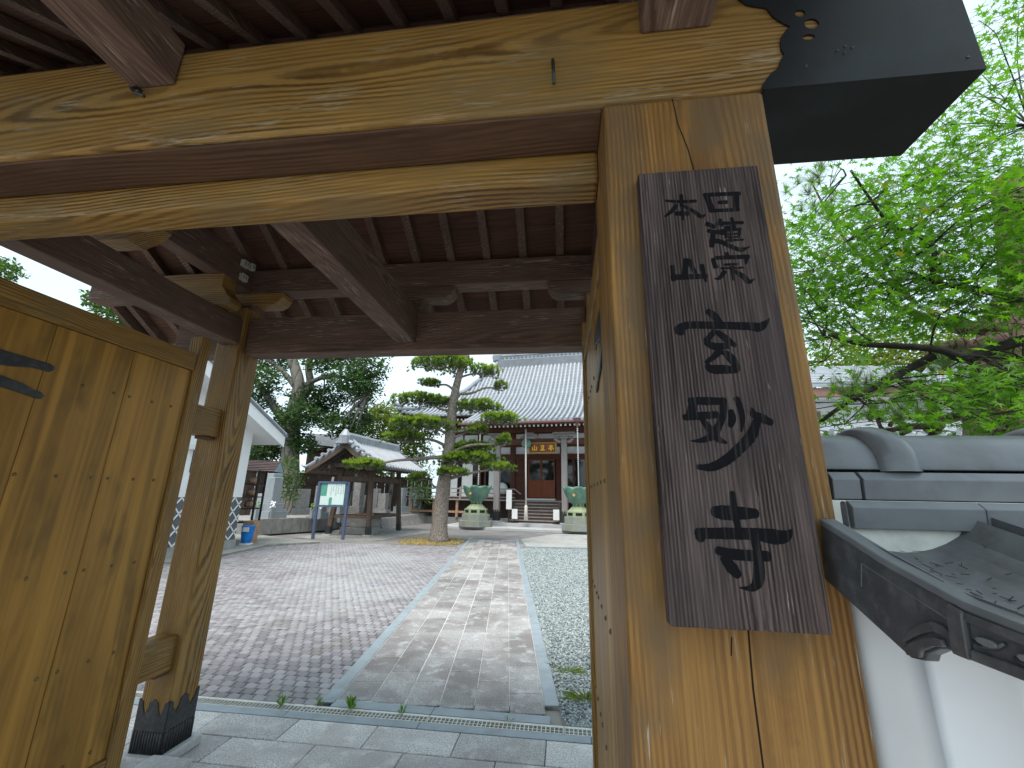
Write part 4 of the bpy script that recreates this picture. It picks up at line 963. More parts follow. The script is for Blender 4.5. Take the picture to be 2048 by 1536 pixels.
# left hip slope, hip ridge and gable
m = MB(); hv = [hp(s_, d_, rz(d_)+lift(s_, d_)) for d_, s_ in HPX]; m.v = hv + [hp(s_-.0, 33.0, p[2]) for (d_, s_), p in zip(HPX, hv)]
m.f = [(k, k+1, 5+k+1, 5+k) for k in range(4)]; obj('hip_slope', m, HTILE2, ROOF)
obj('hip_ridge', MB().tube([(p[0], p[1], p[2]+.13) for p in hv], [.16, .16, .17, .17, .15], 8), HTILE, ROOF)
obj('corner_ornament', MB().tube([hp(-13.7, 23.15, 7.0), hp(-13.95, 22.95, 7.08), hp(-14.1, 22.8, 7.28)], [.16, .12, .04], 8), HTILE, ROOF)
m = MB(); 
for z0, z1, w in ((11.2, 11.34, .34), (11.35, 11.60, .27), (11.61, 11.75, .33), (11.76, 12.05, .24), (12.06, 12.2, .3)): hbox(m, -9.0, 3.4, 28.5-w, 28.5+w, z0, z1)
obj('ridge', m, HTILE, ROOF)
for k in range(42): s0 = -8.9+.29*k; obj('ridge_end_tile', MB().tube([hp(s0, 28.5-.37, 11.46), hp(s0, 28.2, 11.46)], .075, 8), HTILE2, ROOF)
obj('ridge_end_ornament', MB().lathe([(.1, 0), (.42, .12), (.5, .5), (.35, .9), (.2, 1.15), (.05, 1.25)], hp(-9.05, 28.5, 11.2), 10), HTILE, ROOF)
# eaves: soffit boards, rafters with white ends, gutter
m = MB()
for a, b in ((21.0, 23.2), (23.2, 25.3)):
    for s0, s1 in ((-8.9, -.9),): m.add([hp(s0, a, rz(a)-.16), hp(s1, a, rz(a)-.16), hp(s1, b, rz(b)-.40), hp(s0, b, rz(b)-.40), hp(s0, a, rz(a)-.10), hp(s1, a, rz(a)-.10), hp(s1, b, rz(b)-.30), hp(s0, b, rz(b)-.30)], [(0,3,2,1),(4,5,6,7),(0,1,5,4),(1,2,6,5),(2,3,7,6),(3,0,4,7)])
for s0, s1 in ((-13.6, -8.95), (-.85, 3.3)):
    m.add([hp(s0, 23.05, 6.15 if s0 > -9 else 6.45), hp(s1, 23.05, 6.12), hp(s1, 25.3, 6.35), hp(s0, 25.3, 6.35), hp(s0, 23.05, 6.22 if s0 > -9 else 6.52), hp(s1, 23.05, 6.2), hp(s1, 25.3, 6.5), hp(s0, 25.3, 6.5)], [(0,3,2,1),(4,5,6,7),(0,1,5,4),(1,2,6,5),(2,3,7,6),(3,0,4,7)])
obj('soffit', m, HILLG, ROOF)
for s0 in np.arange(-8.7, -1.0, .235):
    r_ = obj('rafter', MB().beam(hp(s0, 21.22, 5.20), hp(s0, 24.5, 6.25), .09, .11), WH['Y'], ROOF)
    obj('rafter_end', MB().beam(hp(s0, 21.195, 5.193), hp(s0, 21.218, 5.2), .092, .112), WHITEP, r_)
for s0 in list(np.arange(-13.2, -9.0, .24)) + list(np.arange(-.8, 3.0, .24)):
    zz = 6.02 + lift(s0, 23.2)*.8
    r_ = obj('rafter', MB().beam(hp(s0, 23.25, zz), hp(s0, 25.3, 6.3), .09, .11), WH['Y'], ROOF); obj('rafter_end', MB().beam(hp(s0, 23.22, zz), hp(s0, 23.248, zz), .092, .112), WHITEP, r_)
for a in (-8.8,):
    obj('gutter', hb(-8.8, -.95, 20.86, 20.99, 5.27, 5.39), GUTTER, ROOF, bevel=.02); obj('fascia', hb(-8.75, -1.0, 21.0, 21.06, 5.22, 5.40), WH['X'], ROOF)
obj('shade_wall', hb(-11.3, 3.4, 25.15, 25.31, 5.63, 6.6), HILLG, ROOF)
# plaque with the mountain name
PQ = thing('name_plaque', 'wooden plaque with three gold characters above the hall door', 'sign', hp(-4.43, 22.1, 3.85))
obj('panel', hb(-5.12, -3.74, 22.12, 22.16, 3.89, 4.38), WHD, PQ)
for a in ((-5.18, -3.68, 22.06, 22.18, 3.85, 3.90), (-5.18, -3.68, 22.06, 22.18, 4.37, 4.42), (-5.18, -5.12, 22.06, 22.18, 3.901, 4.369), (-3.74, -3.68, 22.06, 22.18, 3.901, 4.369)): obj('frame', hb(*a), GOLDD, PQ)
def glyph(c, strokes, zc=4.135, sc_=.17):
    m = MB()
    for k, st in enumerate(strokes):
        for (xa, za), (xb, zb) in zip(st[:-1], st[1:]):
            d_ = math.hypot(xb-xa, zb-za); nx, nz = -(zb-za)/d_*.024, (xb-xa)/d_*.024
            q = [hp(c+xa*sc_-nx, 22.12, zc+za*sc_-nz), hp(c+xb*sc_-nx, 22.12, zc+zb*sc_-nz), hp(c+xb*sc_+nx, 22.12, zc+zb*sc_+nz), hp(c+xa*sc_+nx, 22.12, zc+za*sc_+nz)]
            f_ = [(p[0]-HY.x*(.02+.0006*k), p[1]-HY.y*(.02+.0006*k), p[2]) for p in q]; m.hexa(q+f_)
    obj('character', m, GOLD, PQ)
glyph(-3.98, [[(-.7, .55), (.7, .6)], [(0, 1), (0, -1)], [(0, .5), (-.4, -.1), (-.8, -.4)], [(0, .5), (.4, 0), (.9, -.35)], [(-.3, -.4), (.35, -.4)]])
glyph(-4.43, [[(0, 1), (.05, .7)], [(-.6, .6), (.6, .65)], [(-.3, .45), (-.15, -.5)], [(.35, .45), (.1, -.55)], [(-.8, -.7), (.8, -.65)]])
glyph(-4.87, [[(0, .9), (0, -.6)], [(-.7, .3), (-.65, -.65)], [(-.65, -.65), (.7, -.6)], [(.7, .35), (.7, -.75)]])
# gong and bell rope
GG = thing('bronze_gong', 'round green bronze gong hanging under the hall porch eave', 'gong', hp(-5.28, 22.0, 4.08))
m = MB().lathe([(.05, 0), (.21, .02), (.265, .07), (.265, .16), (.21, .21), (.05, .23)], n=20); gc = hp(-5.28, 21.85, 4.36)
m.v = [(gc[0]+HX.x*x+HY.x*z, gc[1]+HX.y*x+HY.y*z, gc[2]+y) for x, y, z in m.v]; obj('disc', m, COPPER, GG, smooth=True)
obj('hanger', MB().tube([hp(-5.28, 21.96, 4.62), hp(-5.28, 21.96, 5.15)], .02, 6), IRON, GG)
RO = thing('bell_rope', 'thick white bell rope with a tassel hanging from the gong in front of the steps', 'rope', hp(-5.22, 21.95, .45))
obj('cord', MB().tube([hp(-5.26, 21.72, 5.1), hp(-5.24, 21.72, 3), hp(-5.22, 21.75, 1.15)], .045, 8), ROPE, RO, smooth=True)
obj('tassel', MB().lathe([(.05, 0), (.11, 0.0), (.085, .5), (.08, .68), (.045, .75)], hp(-5.22, 21.75, .45), 10), ROPE, RO, smooth=True)
# lotus-shaped bronze rain urns on stone bases
def urn(s_, d_, label):
    U = thing('rain_urn', label, 'urn', hp(s_, d_, .125), 'bronze rain urns before the hall')
    c = hp(s_, d_, .126)
    def oct_(r0, r1, z0, z1, mat, nm):
        m = MB(); k = 8
        m.v = [(c[0]+r0*math.cos(6.2832*(i+.5)/k), c[1]+r0*math.sin(6.2832*(i+.5)/k), c[2]+z0) for i in range(k)] + [(c[0]+r1*math.cos(6.2832*(i+.5)/k), c[1]+r1*math.sin(6.2832*(i+.5)/k), c[2]+z1) for i in range(k)]
        m.f = [tuple(range(k-1, -1, -1)), tuple(range(k, 2*k))] + [(i, (i+1) % k, k+(i+1) % k, k+i) for i in range(k)]
        return obj(nm, m, mat, U, bevel=.012)
    oct_(.86, .86, 0, .30, USTONE, 'base_stone'); oct_(.72, .72, .301, .60, USTONE, 'base_stone')
    dr = oct_(.60, .60, .601, .86, COPPERL, 'drum')
    for i in range(8):
        a = 6.2832*i/8; r = .60*math.cos(math.pi/8)+.002; tx, ty = -math.sin(a), math.cos(a); nx, ny = math.cos(a), math.sin(a)
        q = [(c[0]+nx*r+tx*w, c[1]+ny*r+ty*w, c[2]+z) for w, z in ((-.15, .67), (.15, .67), (.15, .80), (-.15, .80))]
        obj('drum_opening', MB().hexa([(x-nx*.02, y-ny*.02, z) for x, y, z in q]+[(x+nx*.004, y+ny*.004, z) for x, y, z in q]), DARKGAP, dr)
    oct_(.54, .30, .861, 1.08, COPPERL, 'shoulder')
    for i in range(8):
        a = 6.2832*(i+.5)/8; obj('foot_knob', MB().lathe([(.02, 0), (.06, .03), (.06, .09), (.02, .12)], (c[0]+.22*math.cos(a), c[1]+.22*math.sin(a), c[2]+1.085), 8), COPPERL, U, smooth=True)
    m = MB(); nz_, nt = 9, 48
    for j in range(nz_):
        t = j/(nz_-1); r = .20+.50*(math.sin(t*math.pi/2)**.8); z = 1.12+.82*t
        for i in range(nt):
            a = 6.2832*i/nt; lb = abs(math.cos(4*a)); rr = r*(1-.13*(1-lb)**2*t**.5)*(1+.05*t*t*lb) + (.06*lb if j == nz_-1 else 0)
            m.v.append((c[0]+rr*math.cos(a), c[1]+rr*math.sin(a), c[2]+z+.05*t*t*lb))
    for j in range(nz_-1):
        for i in range(nt): m.f.append((j*nt+i, j*nt+(i+1) % nt, (j+1)*nt+(i+1) % nt, (j+1)*nt+i))
    o = len(m.v); m.v += [(c[0]+(x-c[0])*.93, c[1]+(y-c[1])*.93, z) for x, y, z in m.v[-nt:]] + [(c[0], c[1], c[2]+1.5)]
    m.f += [((nz_-1)*nt+i, (nz_-1)*nt+(i+1) % nt, o+(i+1) % nt, o+i) for i in range(nt)] + [(o+i, o+(i+1) % nt, o+nt) for i in range(nt)]
    obj('lotus_bowl', m, COPPER, U, smooth=True)
    e = HY*-.60 + HX*-.12; ob = obj('crest', MB().lathe([(.005, 0), (.075, .004), (.075, .012), (.01, .016)], (0, 0, 0), 10), GOLDD, U)
    ob.location = Vector((e.x, e.y, 1.60)); ob.rotation_euler = (R(72), 0, -HA)
urn(-7.62, 20.95, 'green bronze lotus-shaped rain urn on a stone base near the pine')
urn(-2.45, 20.85, 'green bronze lotus-shaped rain urn partly hidden by the right gate door')
for s_, lab in ((-7.55, 'rain chain hanging behind the pine down to the left urn'), (-2.42, 'rain chain with funnel hanging from the gutter to the right urn')):
    RC = thing('rain_chain', lab, 'rain chain', hp(s_, 20.92, 2.1), 'rain chains on the hall gutter')
    obj('funnel', MB().lathe([(.05, 0), (.06, .22), (.16, .30), (.20, .48)], hp(s_, 20.92, 4.98), 8), GUTTER, RC)
    m = MB()
    for k in range(30): m.lathe([(.012, 0), (.045, .075), (.012, .08)], hp(s_, 20.92, 2.15+.094*k), 6)
    stuff(obj('chain_cups', m, WHITEP, RC))
# small notices in front of the steps, drum in the hall
for s_, d_, w, z0, z1, lab in ((-6.3, 22.35, .30, .95, 1.95, 'tall white notice on a thin stand beside the left porch pillar'), (-5.95, 22.25, .30, .48, .98, 'small white notice on a stand at the foot of the steps, left side'), (-3.75, 22.25, .31, .48, 1.0, 'small white notice on a stand beside the right porch pillar')):
    t = thing('notice_stand', lab, 'notice', hp(s_, d_, .281)); obj('sheet', hb(s_-w/2, s_+w/2, d_, d_+.03, z0, z1), WHITEP, t)
    obj('stand', MB().beam(hp(s_, d_+.04, .282), hp(s_, d_+.04, z0+.05), .03, .03, upv=(0, 1, 0)), BLACKP, t); obj('foot', hb(s_-.17, s_+.17, d_-.1, d_+.16, .281, .30), BLACKP, t)
DM = thing('drum', 'pale-skinned drum standing in the open bay left of the hall doors', 'drum', hp(-7.4, 24.75, 1.43))
m = MB().lathe([(.30, 0), (.36, .2), (.30, .4)], n=18); gc = hp(-7.45, 24.6, 2.05); m.v = [(gc[0]+HX.x*x+HY.x*z, gc[1]+HX.y*x+HY.y*z, gc[2]+y) for x, y, z in m.v]; obj('shell', m, WHITEP, DM, smooth=True)
obj('stand', hb(-7.65, -7.25, 24.65, 24.95, 1.425, 1.75), WH['X'], DM)

# ---------------------------------------------------------------- storehouse on the left
SH = thing('storehouse', 'white plastered storehouse with diamond tile dado left of the court', 'building', (-12, 8.5, 0))
SX, SY0, SY1, RY, RZ_ = -9.5, 5.1, 11.9, 8.5, 5.02
obj('foundation', MB().box(-15.0, SX+.03, SY0-.03, SY1+.03, -.05, .26), CONC, SH)
obj('dado', MB().box(-15, SX, SY0, SY1, .261, 1.44), NAMAKO, SH)
obj('wall', MB().prism([(SY0, 1.441), (SY1, 1.441), (SY1, 3.35), (RY, 4.9), (SY0, 3.35)], lambda a, b, t: (t, a, b), -15, SX), WHITEP, SH)
m = MB(); st_ = .295
def clipline(a, b):
    return a, b
k = SY0-2
while k < SY1+2:
    for sg in (1, -1):
        y0, z0, y1, z1 = k, .27, k+sg*1.16*.92, 1.43
        if SY0 < min(y0, y1) and max(y0, y1) < SY1: m.beam((SX+.004, y0, z0), (SX+.004, y1, z1), .03, .03, upv=(1, 0, 0))
        else:
            lo_, hi_ = SY0+.01, SY1-.01; t0 = 0; t1 = 1
            for lim, sgn_ in ((lo_, 1), (hi_, -1)):
                ya, yb = (y0-lim)*sgn_, (y1-lim)*sgn_
                if ya < 0 and yb < 0: t0, t1 = 1, 0
                elif ya < 0: t0 = max(t0, -ya/(yb-ya))
                elif yb < 0: t1 = min(t1, ya/(ya-yb))
            if t1-t0 > .03: m.beam((SX+.004, y0+(y1-y0)*t0, z0+(z1-z0)*t0), (SX+.004, y0+(y1-y0)*t1, z0+(z1-z0)*t1), .03, .03, upv=(1, 0, 0))
    k += .355
stuff(obj('dado_joints', m, WHITEP, SH))
obj('window', MB().box(SX-.01, SX+.02, 9.9, 10.9, 2.05, 2.62), DARKGAP, SH); obj('window_hood', MB().box(SX-.01, SX+.20, 9.7, 11.1, 2.62, 2.74), WHITEP, SH); obj('black_panel', MB().box(SX, SX+.03, 9.95, 10.3, 3.95, 4.4), BLACKP, SH)  # last box: plain black panel high on the gable wall, just below the roof
for sg in (1, -1):
    ye = RY+sg*4.0; ze = 3.30; y_in = RY
    P = lambda y, x, dz: (x, y, RZ_+.0+(ze-RZ_)*abs(y-RY)/4.0+dz)
    obj('verge_soffit', MB().hexa([P(y_in, -15.2, -.26), P(y_in, -8.9, -.26), P(ye, -8.9, -.26+.02), P(ye, -15.2, -.24), P(y_in, -15.2, 0), P(y_in, -8.9, 0), P(ye, -8.9, 0), P(ye, -15.2, 0)]), WHITEP, SH)
    obj('barge_board', MB().hexa([P(y_in, -8.898, -.36), P(y_in, -8.84, -.36), P(ye, -8.84, -.30), P(ye, -8.898, -.30), P(y_in, -8.898, .02), P(y_in, -8.84, .02), P(ye, -8.84, .02), P(ye, -8.898, .02)]), WHITEP, SH)
    RF = obj('roof', MB().hexa([P(y_in, -15.3, .021), P(y_in, -8.8, .021), P(ye+sg*.06, -8.8, .021), P(ye+sg*.06, -15.3, .021), P(y_in, -15.3, .10), P(y_in, -8.8, .10), P(ye+sg*.06, -8.8, .10), P(ye+sg*.06, -15.3, .10)]), HTILE2, SH)
    for q_ in range(23): x = -8.9-.28*q_; obj('tile_row', MB().tube([P(y_in, x, .11), P(ye+sg*.06, x, .11)], .075, 6), HTILE, RF)
obj('ridge', MB().box(-15.3, -8.8, RY-.16, RY+.16, RZ_+.11, RZ_+.34).tube([(-15.3, RY, RZ_+.36), (-8.75, RY, RZ_+.36)], .11, 8), HTILE, SH)
obj('ridge_end_ornament', MB().tube([(-8.72, RY, RZ_+.0), (-8.68, RY, RZ_+.35), (-8.72, RY, RZ_+.62)], [.22, .2, .06], 8).tube([(-8.70, RY-.22, RZ_+.1), (-8.70, RY-.28, RZ_+.3)], [.1, .05], 6).tube([(-8.70, RY+.22, RZ_+.1), (-8.70, RY+.28, RZ_+.3)], [.1, .05], 6), HTILE, SH)

# ---------------------------------------------------------------- pail rack, bucket
RK = thing('pail_rack', 'black steel rack with a small roof holding wooden pails beside the graves', 'rack', (-10.2, 13.6, .05))
for x, y in ((-10.02, 13.15), (-10.32, 13.9), (-11.25, 12.75), (-11.45, 13.5)): obj('post', MB().box(x-.025, x+.025, y-.025, y+.025, .05, 2.3), BLACKP, RK)
for z in (.62, 1.05, 1.42, 1.80): obj('shelf', MB().hexa([(-11.27, 12.73, z), (-10.0, 13.13, z), (-10.3, 13.92, z), (-11.47, 13.52, z), (-11.27, 12.73, z+.03), (-10.0, 13.13, z+.03), (-10.3, 13.92, z+.03), (-11.47, 13.52, z+.03)]), BLACKP, RK)
cA, cB = Vector((-9.75, 13.75, 0)), Vector((-11.6, 13.05, 0)); hw = Vector((-.12, .42, 0))
for sg in (1, -1):
    a, b = cA, cB; e = hw*sg
    obj('rack_roof', MB().hexa([(a+e)[:2]+(2.28,) if False else (*(a+e).xy, 2.28), (*(b+e).xy, 2.28), (*b.xy, 2.62), (*a.xy, 2.62), (*(a+e).xy, 2.30), (*(b+e).xy, 2.30), (*b.xy, 2.64), (*a.xy, 2.64)]), SHEET, RK)
    for q_ in range(6):
        t = (q_+.5)/6; p0 = a.lerp(b, 0)+e*(1-t); p1 = b+e*(1-t); obj('roof_rib', MB().tube([(*p0.xy, 2.30+.34*t+.02), (*p1.xy, 2.30+.34*t+.02)], .016, 5), SHEET, RK)
obj('gable_panel', MB().hexa([(*(cA+hw*.95).xy, 2.27), (*(cA-hw*.95).xy, 2.27), (*(cA-hw*.95+Vector((-.03, -.01, 0))).xy, 2.27), (*(cA+hw*.95+Vector((-.03, -.01, 0))).xy, 2.27), (*(cA+hw*.02).xy, 2.60), (*(cA-hw*.02).xy, 2.60), (*(cA-hw*.02+Vector((-.03, -.01, 0))).xy, 2.60), (*(cA+hw*.02+Vector((-.03, -.01, 0))).xy, 2.60)]), PALEBLUE, RK)
labs = ['left pail of the bottom pail-rack shelf', 'right pail of the bottom pail-rack shelf', 'left pail of the middle pail-rack shelf', 'right pail of the middle pail-rack shelf', 'left pail of the top pail-rack shelf', 'right pail of the top pail-rack shelf']
for i, z in enumerate((1.08, 1.45, 1.83)):
    for j in range(2):
        x, y = -10.35-.42*j, 13.35-.12*j
        t = thing('wooden_pail', 'wooden grave-washing pail lying on its side, '+labs[i*2+j], 'pail', (x, y, z), 'pails on the rack')
        q = MB().lathe([(.10, 0), (.125, .22)], (0, 0, 0), 12); q.v = [(x+zz-.1, y+yy-.02, z+.128+xx) for xx, yy, zz in q.v]; obj('body', q, BUCKETW, t, smooth=True)
        q = MB().lathe([(.12, 0), (.128, .01), (.128, .02), (.1, .022)], (0, 0, 0), 12); q.v = [(x+.09+zz, y+yy-.02, z+.128+xx) for xx, yy, zz in q.v]; obj('rim', q, GRANITED, t, smooth=True)
BK = thing('blue_bucket', 'bright blue plastic bucket with white label at the foot of the diamond-tiled storehouse wall', 'bucket', (-9.62, 12.55, .05))
obj('body', MB().lathe([(.13, .05), (.135, .06), (.17, .30), (.18, .50), (.195, .52), (.19, .55)], (-9.62, 12.55, .05), 18), BLUEB, BK, smooth=True)
obj('label', MB().box(-9.66, -9.46, 12.365, 12.375, .43, .56), WHITEP, BK); obj('dolly', MB().box(-9.75, -9.49, 12.42, 12.68, .05, .095), WHITEP, BK)
CB = tag(obj('cardboard_box', MB().box(-9.98, -9.62, 12.75, 13.05, .5, .72).box(-9.97, -9.63, 12.76, 13.04, .05, .499), BUCKETW, bevel=.01), 'orange and white box standing behind the blue bucket', 'box')

# ---------------------------------------------------------------- graves, grave wall, wooden fence
GW = thing('grave_terrace', 'low mossy concrete retaining wall in front of the gravestones', 'wall', (-11, 16, 0))
obj('retaining_wall', MB().hexa([(-11.5, 15.1, .05), (-11.4, 15.0, .05), (-10.1, 18.3, .05), (-10.2, 18.4, .05), (-11.5, 15.1, .62), (-11.4, 15.0, .62), (-10.1, 18.3, .62), (-10.2, 18.4, .62)]), CONC_D, GW, bevel=.01)
obj('fill', MB().hexa([(-15, 16.5, .05), (-11.5, 15.1, .05), (-10.2, 18.3, .05), (-12, 27, .05), (-15, 16.5, .56), (-11.5, 15.1, .56), (-10.2, 18.3, .56), (-12, 27, .56)]), GRANITED, GW)
for k in range(9):
    t = k/9; a = Vector((-11.42, 15.05, 0)).lerp(Vector((-10.08, 18.35, 0)), t); b = Vector((-11.42, 15.05, 0)).lerp(Vector((-10.08, 18.35, 0)), t+1/9-.006)
    obj('wall_block', MB().hexa([(a.x, a.y, .06), (a.x+.035, a.y-.012, .06), (b.x+.035, b.y-.012, .06), (b.x, b.y, .06), (a.x, a.y, .58), (a.x+.035, a.y-.012, .58), (b.x+.035, b.y-.012, .58), (b.x, b.y, .58)]), CONC_D if k < 5 else GRANITED, GW)
def grave(x, y, z, w, h, label, mat=GRANITE, rot=-.25, flowers=False):
    t = thing('gravestone', label, 'gravestone', (x, y, z), 'gravestones in the temple graveyard'); c, s_ = math.cos(rot), math.sin(rot)
    def gb(nm, a, z0, z1, m_=mat, oy=0, ox=0, bv=.01):
        q = [(x+ox+c*dx-s_*dy, y+oy+s_*dx+c*dy) for dx, dy in ((-a, -a), (a, -a), (a, a), (-a, a))]
        return obj(nm, MB().hexa([(p[0], p[1], z+z0) for p in q]+[(p[0], p[1], z+z1) for p in q]), m_, t, bevel=bv)
    gb('lower_base', w*2.1, 0, h*.20); gb('upper_base', w*1.5, h*.201, h*.38); gb('shaft', w, h*.381, h, bv=.02)
    if flowers:
        for sx in (-1, 1):
            gb('vase', .06, h*.02, h*.3, oy=-w*2.0, ox=sx*w*1.6)
            m = MB()
            for k in range(14):
                a_ = random.uniform(0, 6.28); p = Vector((x+sx*w*1.6+.09*math.cos(a_)*random.random(), y-w*2.0+.09*math.sin(a_), z+h*.3+random.uniform(0, .22))); e_ = .035
                m.add([p+Vector((e_, 0, 0)), p+Vector((0, e_, e_)), p+Vector((-e_, 0, 0)), p+Vector((0, -e_, -e_))], [(0, 1, 2, 3)])
            obj('flowers', m, WEED if sx < 0 else WHITEP, t)
random.seed(5)
grave(-11.55, 16.15, .56, .20, 1.62, 'tall pale granite gravestone nearest the pail rack', flowers=True)
grave(-12.05, 16.75, .56, .22, 1.80, 'tallest pale granite gravestone with a knob on top, behind the nearest one')
grave(-10.15, 17.3, .56, .12, 1.35, 'slim blue-grey gravestone left of the notice board', flowers=True)
gl = ['small worn gravestone under the sloping grave trees', 'narrow worn gravestone beside the wooden grave markers', 'short gravestone seen below the notice board', 'weathered gravestone seen between the pavilion posts', 'tall grey gravestone seen between the pavilion posts, left one', 'grey gravestone in the middle of the pavilion opening', 'bluish gravestone right of the middle of the pavilion opening', 'low gravestone seen behind the right pavilion post', 'stacked stone grave left of the hall veranda', 'square grave stone at the corner of the hall veranda', 'worn stone beyond the pail rack', 'dark gravestone at the foot of the big tree', 'gravestone half hidden behind the stone basin', 'thin gravestone by the left pavilion post']
gp = [(-11.0, 18.6), (-10.6, 19.5), (-10.0, 20.3), (-11.3, 24.0), (-10.9, 22.2), (-10.3, 23.0), (-9.7, 22.6), (-9.4, 24.4), (-9.0, 26.5), (-9.7, 27.2), (-13.4, 18.2), (-13.0, 20.5), (-11.6, 21.0), (-11.9, 22.5)]
for (x, y), lb in zip(gp, gl): grave(x, y, .3, random.uniform(.14, .22), random.uniform(1.1, 1.9), lb, random.choice((GRANITE, GRANITED, GRANITED)), random.uniform(-.3, .1))
obj('rubble_bank', MB().hexa([(-12.0, 19.9, 0), (-8.6, 20.3, 0), (-7.9, 28, 0), (-13, 28, 0), (-12.0, 19.9, .55), (-8.8, 20.3, .45), (-8.2, 28, .55), (-13, 28, .55)]), GRANITED, GW)
for i in range(40):
    x = -11.9+3.2*(i % 20)/20+random.uniform(-.05, .05); y = 19.95+(x+12)*.1+random.uniform(-.06, .02); z = .12+.22*(i//20)+random.uniform(-.03, .03)
    q = ico*np.array([random.uniform(.08, .14), .1, random.uniform(.07, .12)])+np.array([x, y, z]); mm = MB(); mm.add([tuple(p) for p in q], [tuple(f) for f in icf]); obj('rubble_stone', mm, random.choice((GRANITED, GRANITE, CONC_D)), GW)
for i, (x, y, tl) in enumerate(((-11.0, 19.2, .03), (-10.8, 19.25, .06), (-10.65, 19.2, -.02), (-11.25, 19.3, -.05), (-10.95, 19.6, .04))):
    tag(obj('grave_marker', MB().hexa([(x-.06, y, .4), (x+.06, y, .4), (x+.06, y+.02, .4), (x-.06, y+.02, .4), (x-.06+tl*6, y, 2.35-.1*i), (x+.06+tl*6, y, 2.35-.1*i), (x+.06+tl*6, y+.02, 2.35-.1*i), (x-.06+tl*6, y+.02, 2.35-.1*i)]), WG['Z']), 'slim wooden grave marker board among the graves, ' + ('leftmost but one', 'leaning to the right in the middle', 'rightmost of the row', 'leaning to the left at the end', 'standing behind the row')[i], 'marker', 'wooden grave markers')
FN = thing('board_fence', 'dark brown board fence behind the graveyard', 'fence', (-14, 24, 0))
fa, fb = Vector((-21, 17.5, 0)), Vector((-9.2, 29.5, 0)); nb = 64
for k in range(nb):
    a, b = fa.lerp(fb, k/nb), fa.lerp(fb, (k+.96)/nb); o_ = Vector((.03, -.03, 0))*(1 if k % 2 else 0)
    obj('fence_board', MB().hexa([(*(a+o_).xy, .1), (*(b+o_).xy, .1), (b.x+o_.x-.03, b.y+o_.y+.03, .1), (a.x+o_.x-.03, a.y+o_.y+.03, .1), (*(a+o_).xy, 2.75), (*(b+o_).xy, 2.75), (b.x+o_.x-.03, b.y+o_.y+.03, 2.75), (a.x+o_.x-.03, a.y+o_.y+.03, 2.75)]), WK, FN)
for z in (1.5, 2.1, 2.7): obj('fence_rail', MB().beam((fa.x+.06, fa.y-.06, z), (fb.x+.06, fb.y-.06, z), .05, .08), WK, FN)

# ---------------------------------------------------------------- notice board
NBD = thing('notice_board', 'glazed notice board with handwritten paper on two blue steel legs', 'notice board', (-8.43, 15.1, 0))
for x, t in ((-9.005, 0), (-7.86, 0)): obj('leg', MB().box(x-.045, x+.045, 15.06, 15.15, 0, 2.02), BLUEP, NBD, bevel=.01)
obj('case', MB().box(-8.96, -7.905, 15.08, 15.16, 1.12, 2.0), BLUEP, NBD); obj('felt', MB().box(-8.90, -7.97, 15.07, 15.079, 1.18, 1.95), GREENP, NBD)
for z0, z1 in ((1.12, 1.18), (1.95, 2.03)): obj('frame_rail', MB().box(-8.96, -7.905, 15.04, 15.079, z0, z1), BLUEP, NBD)
obj('paper', MB().box(-8.66, -7.98, 15.062, 15.069, 1.45, 1.945), PAPER, NBD); obj('paper', MB().box(-8.895, -8.55, 15.061, 15.069, 1.185, 1.50), PAPER, NBD); obj('paper', MB().box(-8.43, -7.98, 15.059, 15.068, 1.20, 1.46), PAPER, NBD)
random.seed(2)
for x, z0, z1, w in ((-8.12, 1.56, 1.92, .030), (-8.22, 1.60, 1.92, .026), (-8.31, 1.52, 1.92, .030), (-8.42, 1.66, 1.86, .014), (-8.50, 1.55, 1.84, .014), (-8.03, 1.6, 1.9, .010)):
    m = MB(); z = z1
    while z > z0:
        for q_ in range(3):
            a = random.uniform(-1, 1); xx, zz = x+random.uniform(-.5, .5)*w, z-random.uniform(0, w*.9); L = w*.6
            m.hexa([(xx-L*math.cos(a), 15.0605, zz-L*math.sin(a)-.002), (xx+L*math.cos(a), 15.0605, zz+L*math.sin(a)-.002), (xx+L*math.cos(a), 15.0618, zz+L*math.sin(a)-.002), (xx-L*math.cos(a), 15.0618, zz-L*math.sin(a)-.002), (xx-L*math.cos(a), 15.0605, zz-L*math.sin(a)+.002), (xx+L*math.cos(a), 15.0605, zz+L*math.sin(a)+.002), (xx+L*math.cos(a), 15.0618, zz+L*math.sin(a)+.002), (xx-L*math.cos(a), 15.0618, zz-L*math.sin(a)+.002)])
        z -= w*1.35
    stuff(obj('writing', m, BLACKP, NBD))

# ---------------------------------------------------------------- purification pavilion with stone basin
PV = thing('wash_pavilion', 'small tiled-roof purification pavilion on four leaning brown posts', 'pavilion', (-8.3, 17.7, .012))
PX, PY = Vector((.995, -.10, 0)), Vector((.10, .995, 0)); PC = Vector((-8.32, 17.75, 0))
def vp(a, b, z): q = PC+PX*a+PY*b; return (q.x, q.y, z)
for (bx_, by_), (tx, ty) in zip(((-9.22, 16.5), (-7.60, 16.56), (-7.28, 18.92), (-8.98, 19.05)), ((-8.98, 16.62), (-7.74, 16.64), (-7.46, 18.8), (-8.76, 18.9))):
    p = obj('post', MB().beam((bx_, by_, .05), (tx, ty, 2.62), .17, .17, upv=(0, 1, 0)), WPV, PV, bevel=.012)
    obj('iron_shoe', MB().beam((bx_, by_, .055), (bx_+(tx-bx_)*.12, by_+(ty-by_)*.12, .36), .185, .185, upv=(0, 1, 0)), IRON, p)
    obj('post_base', MB().box(bx_-.16, bx_+.16, by_-.16, by_+.16, .012, .06), STONE, PV)
def seg(a, b, w, h, nm='tie_rail'): return obj(nm, MB().beam(a, b, w, h), WPV, PV)
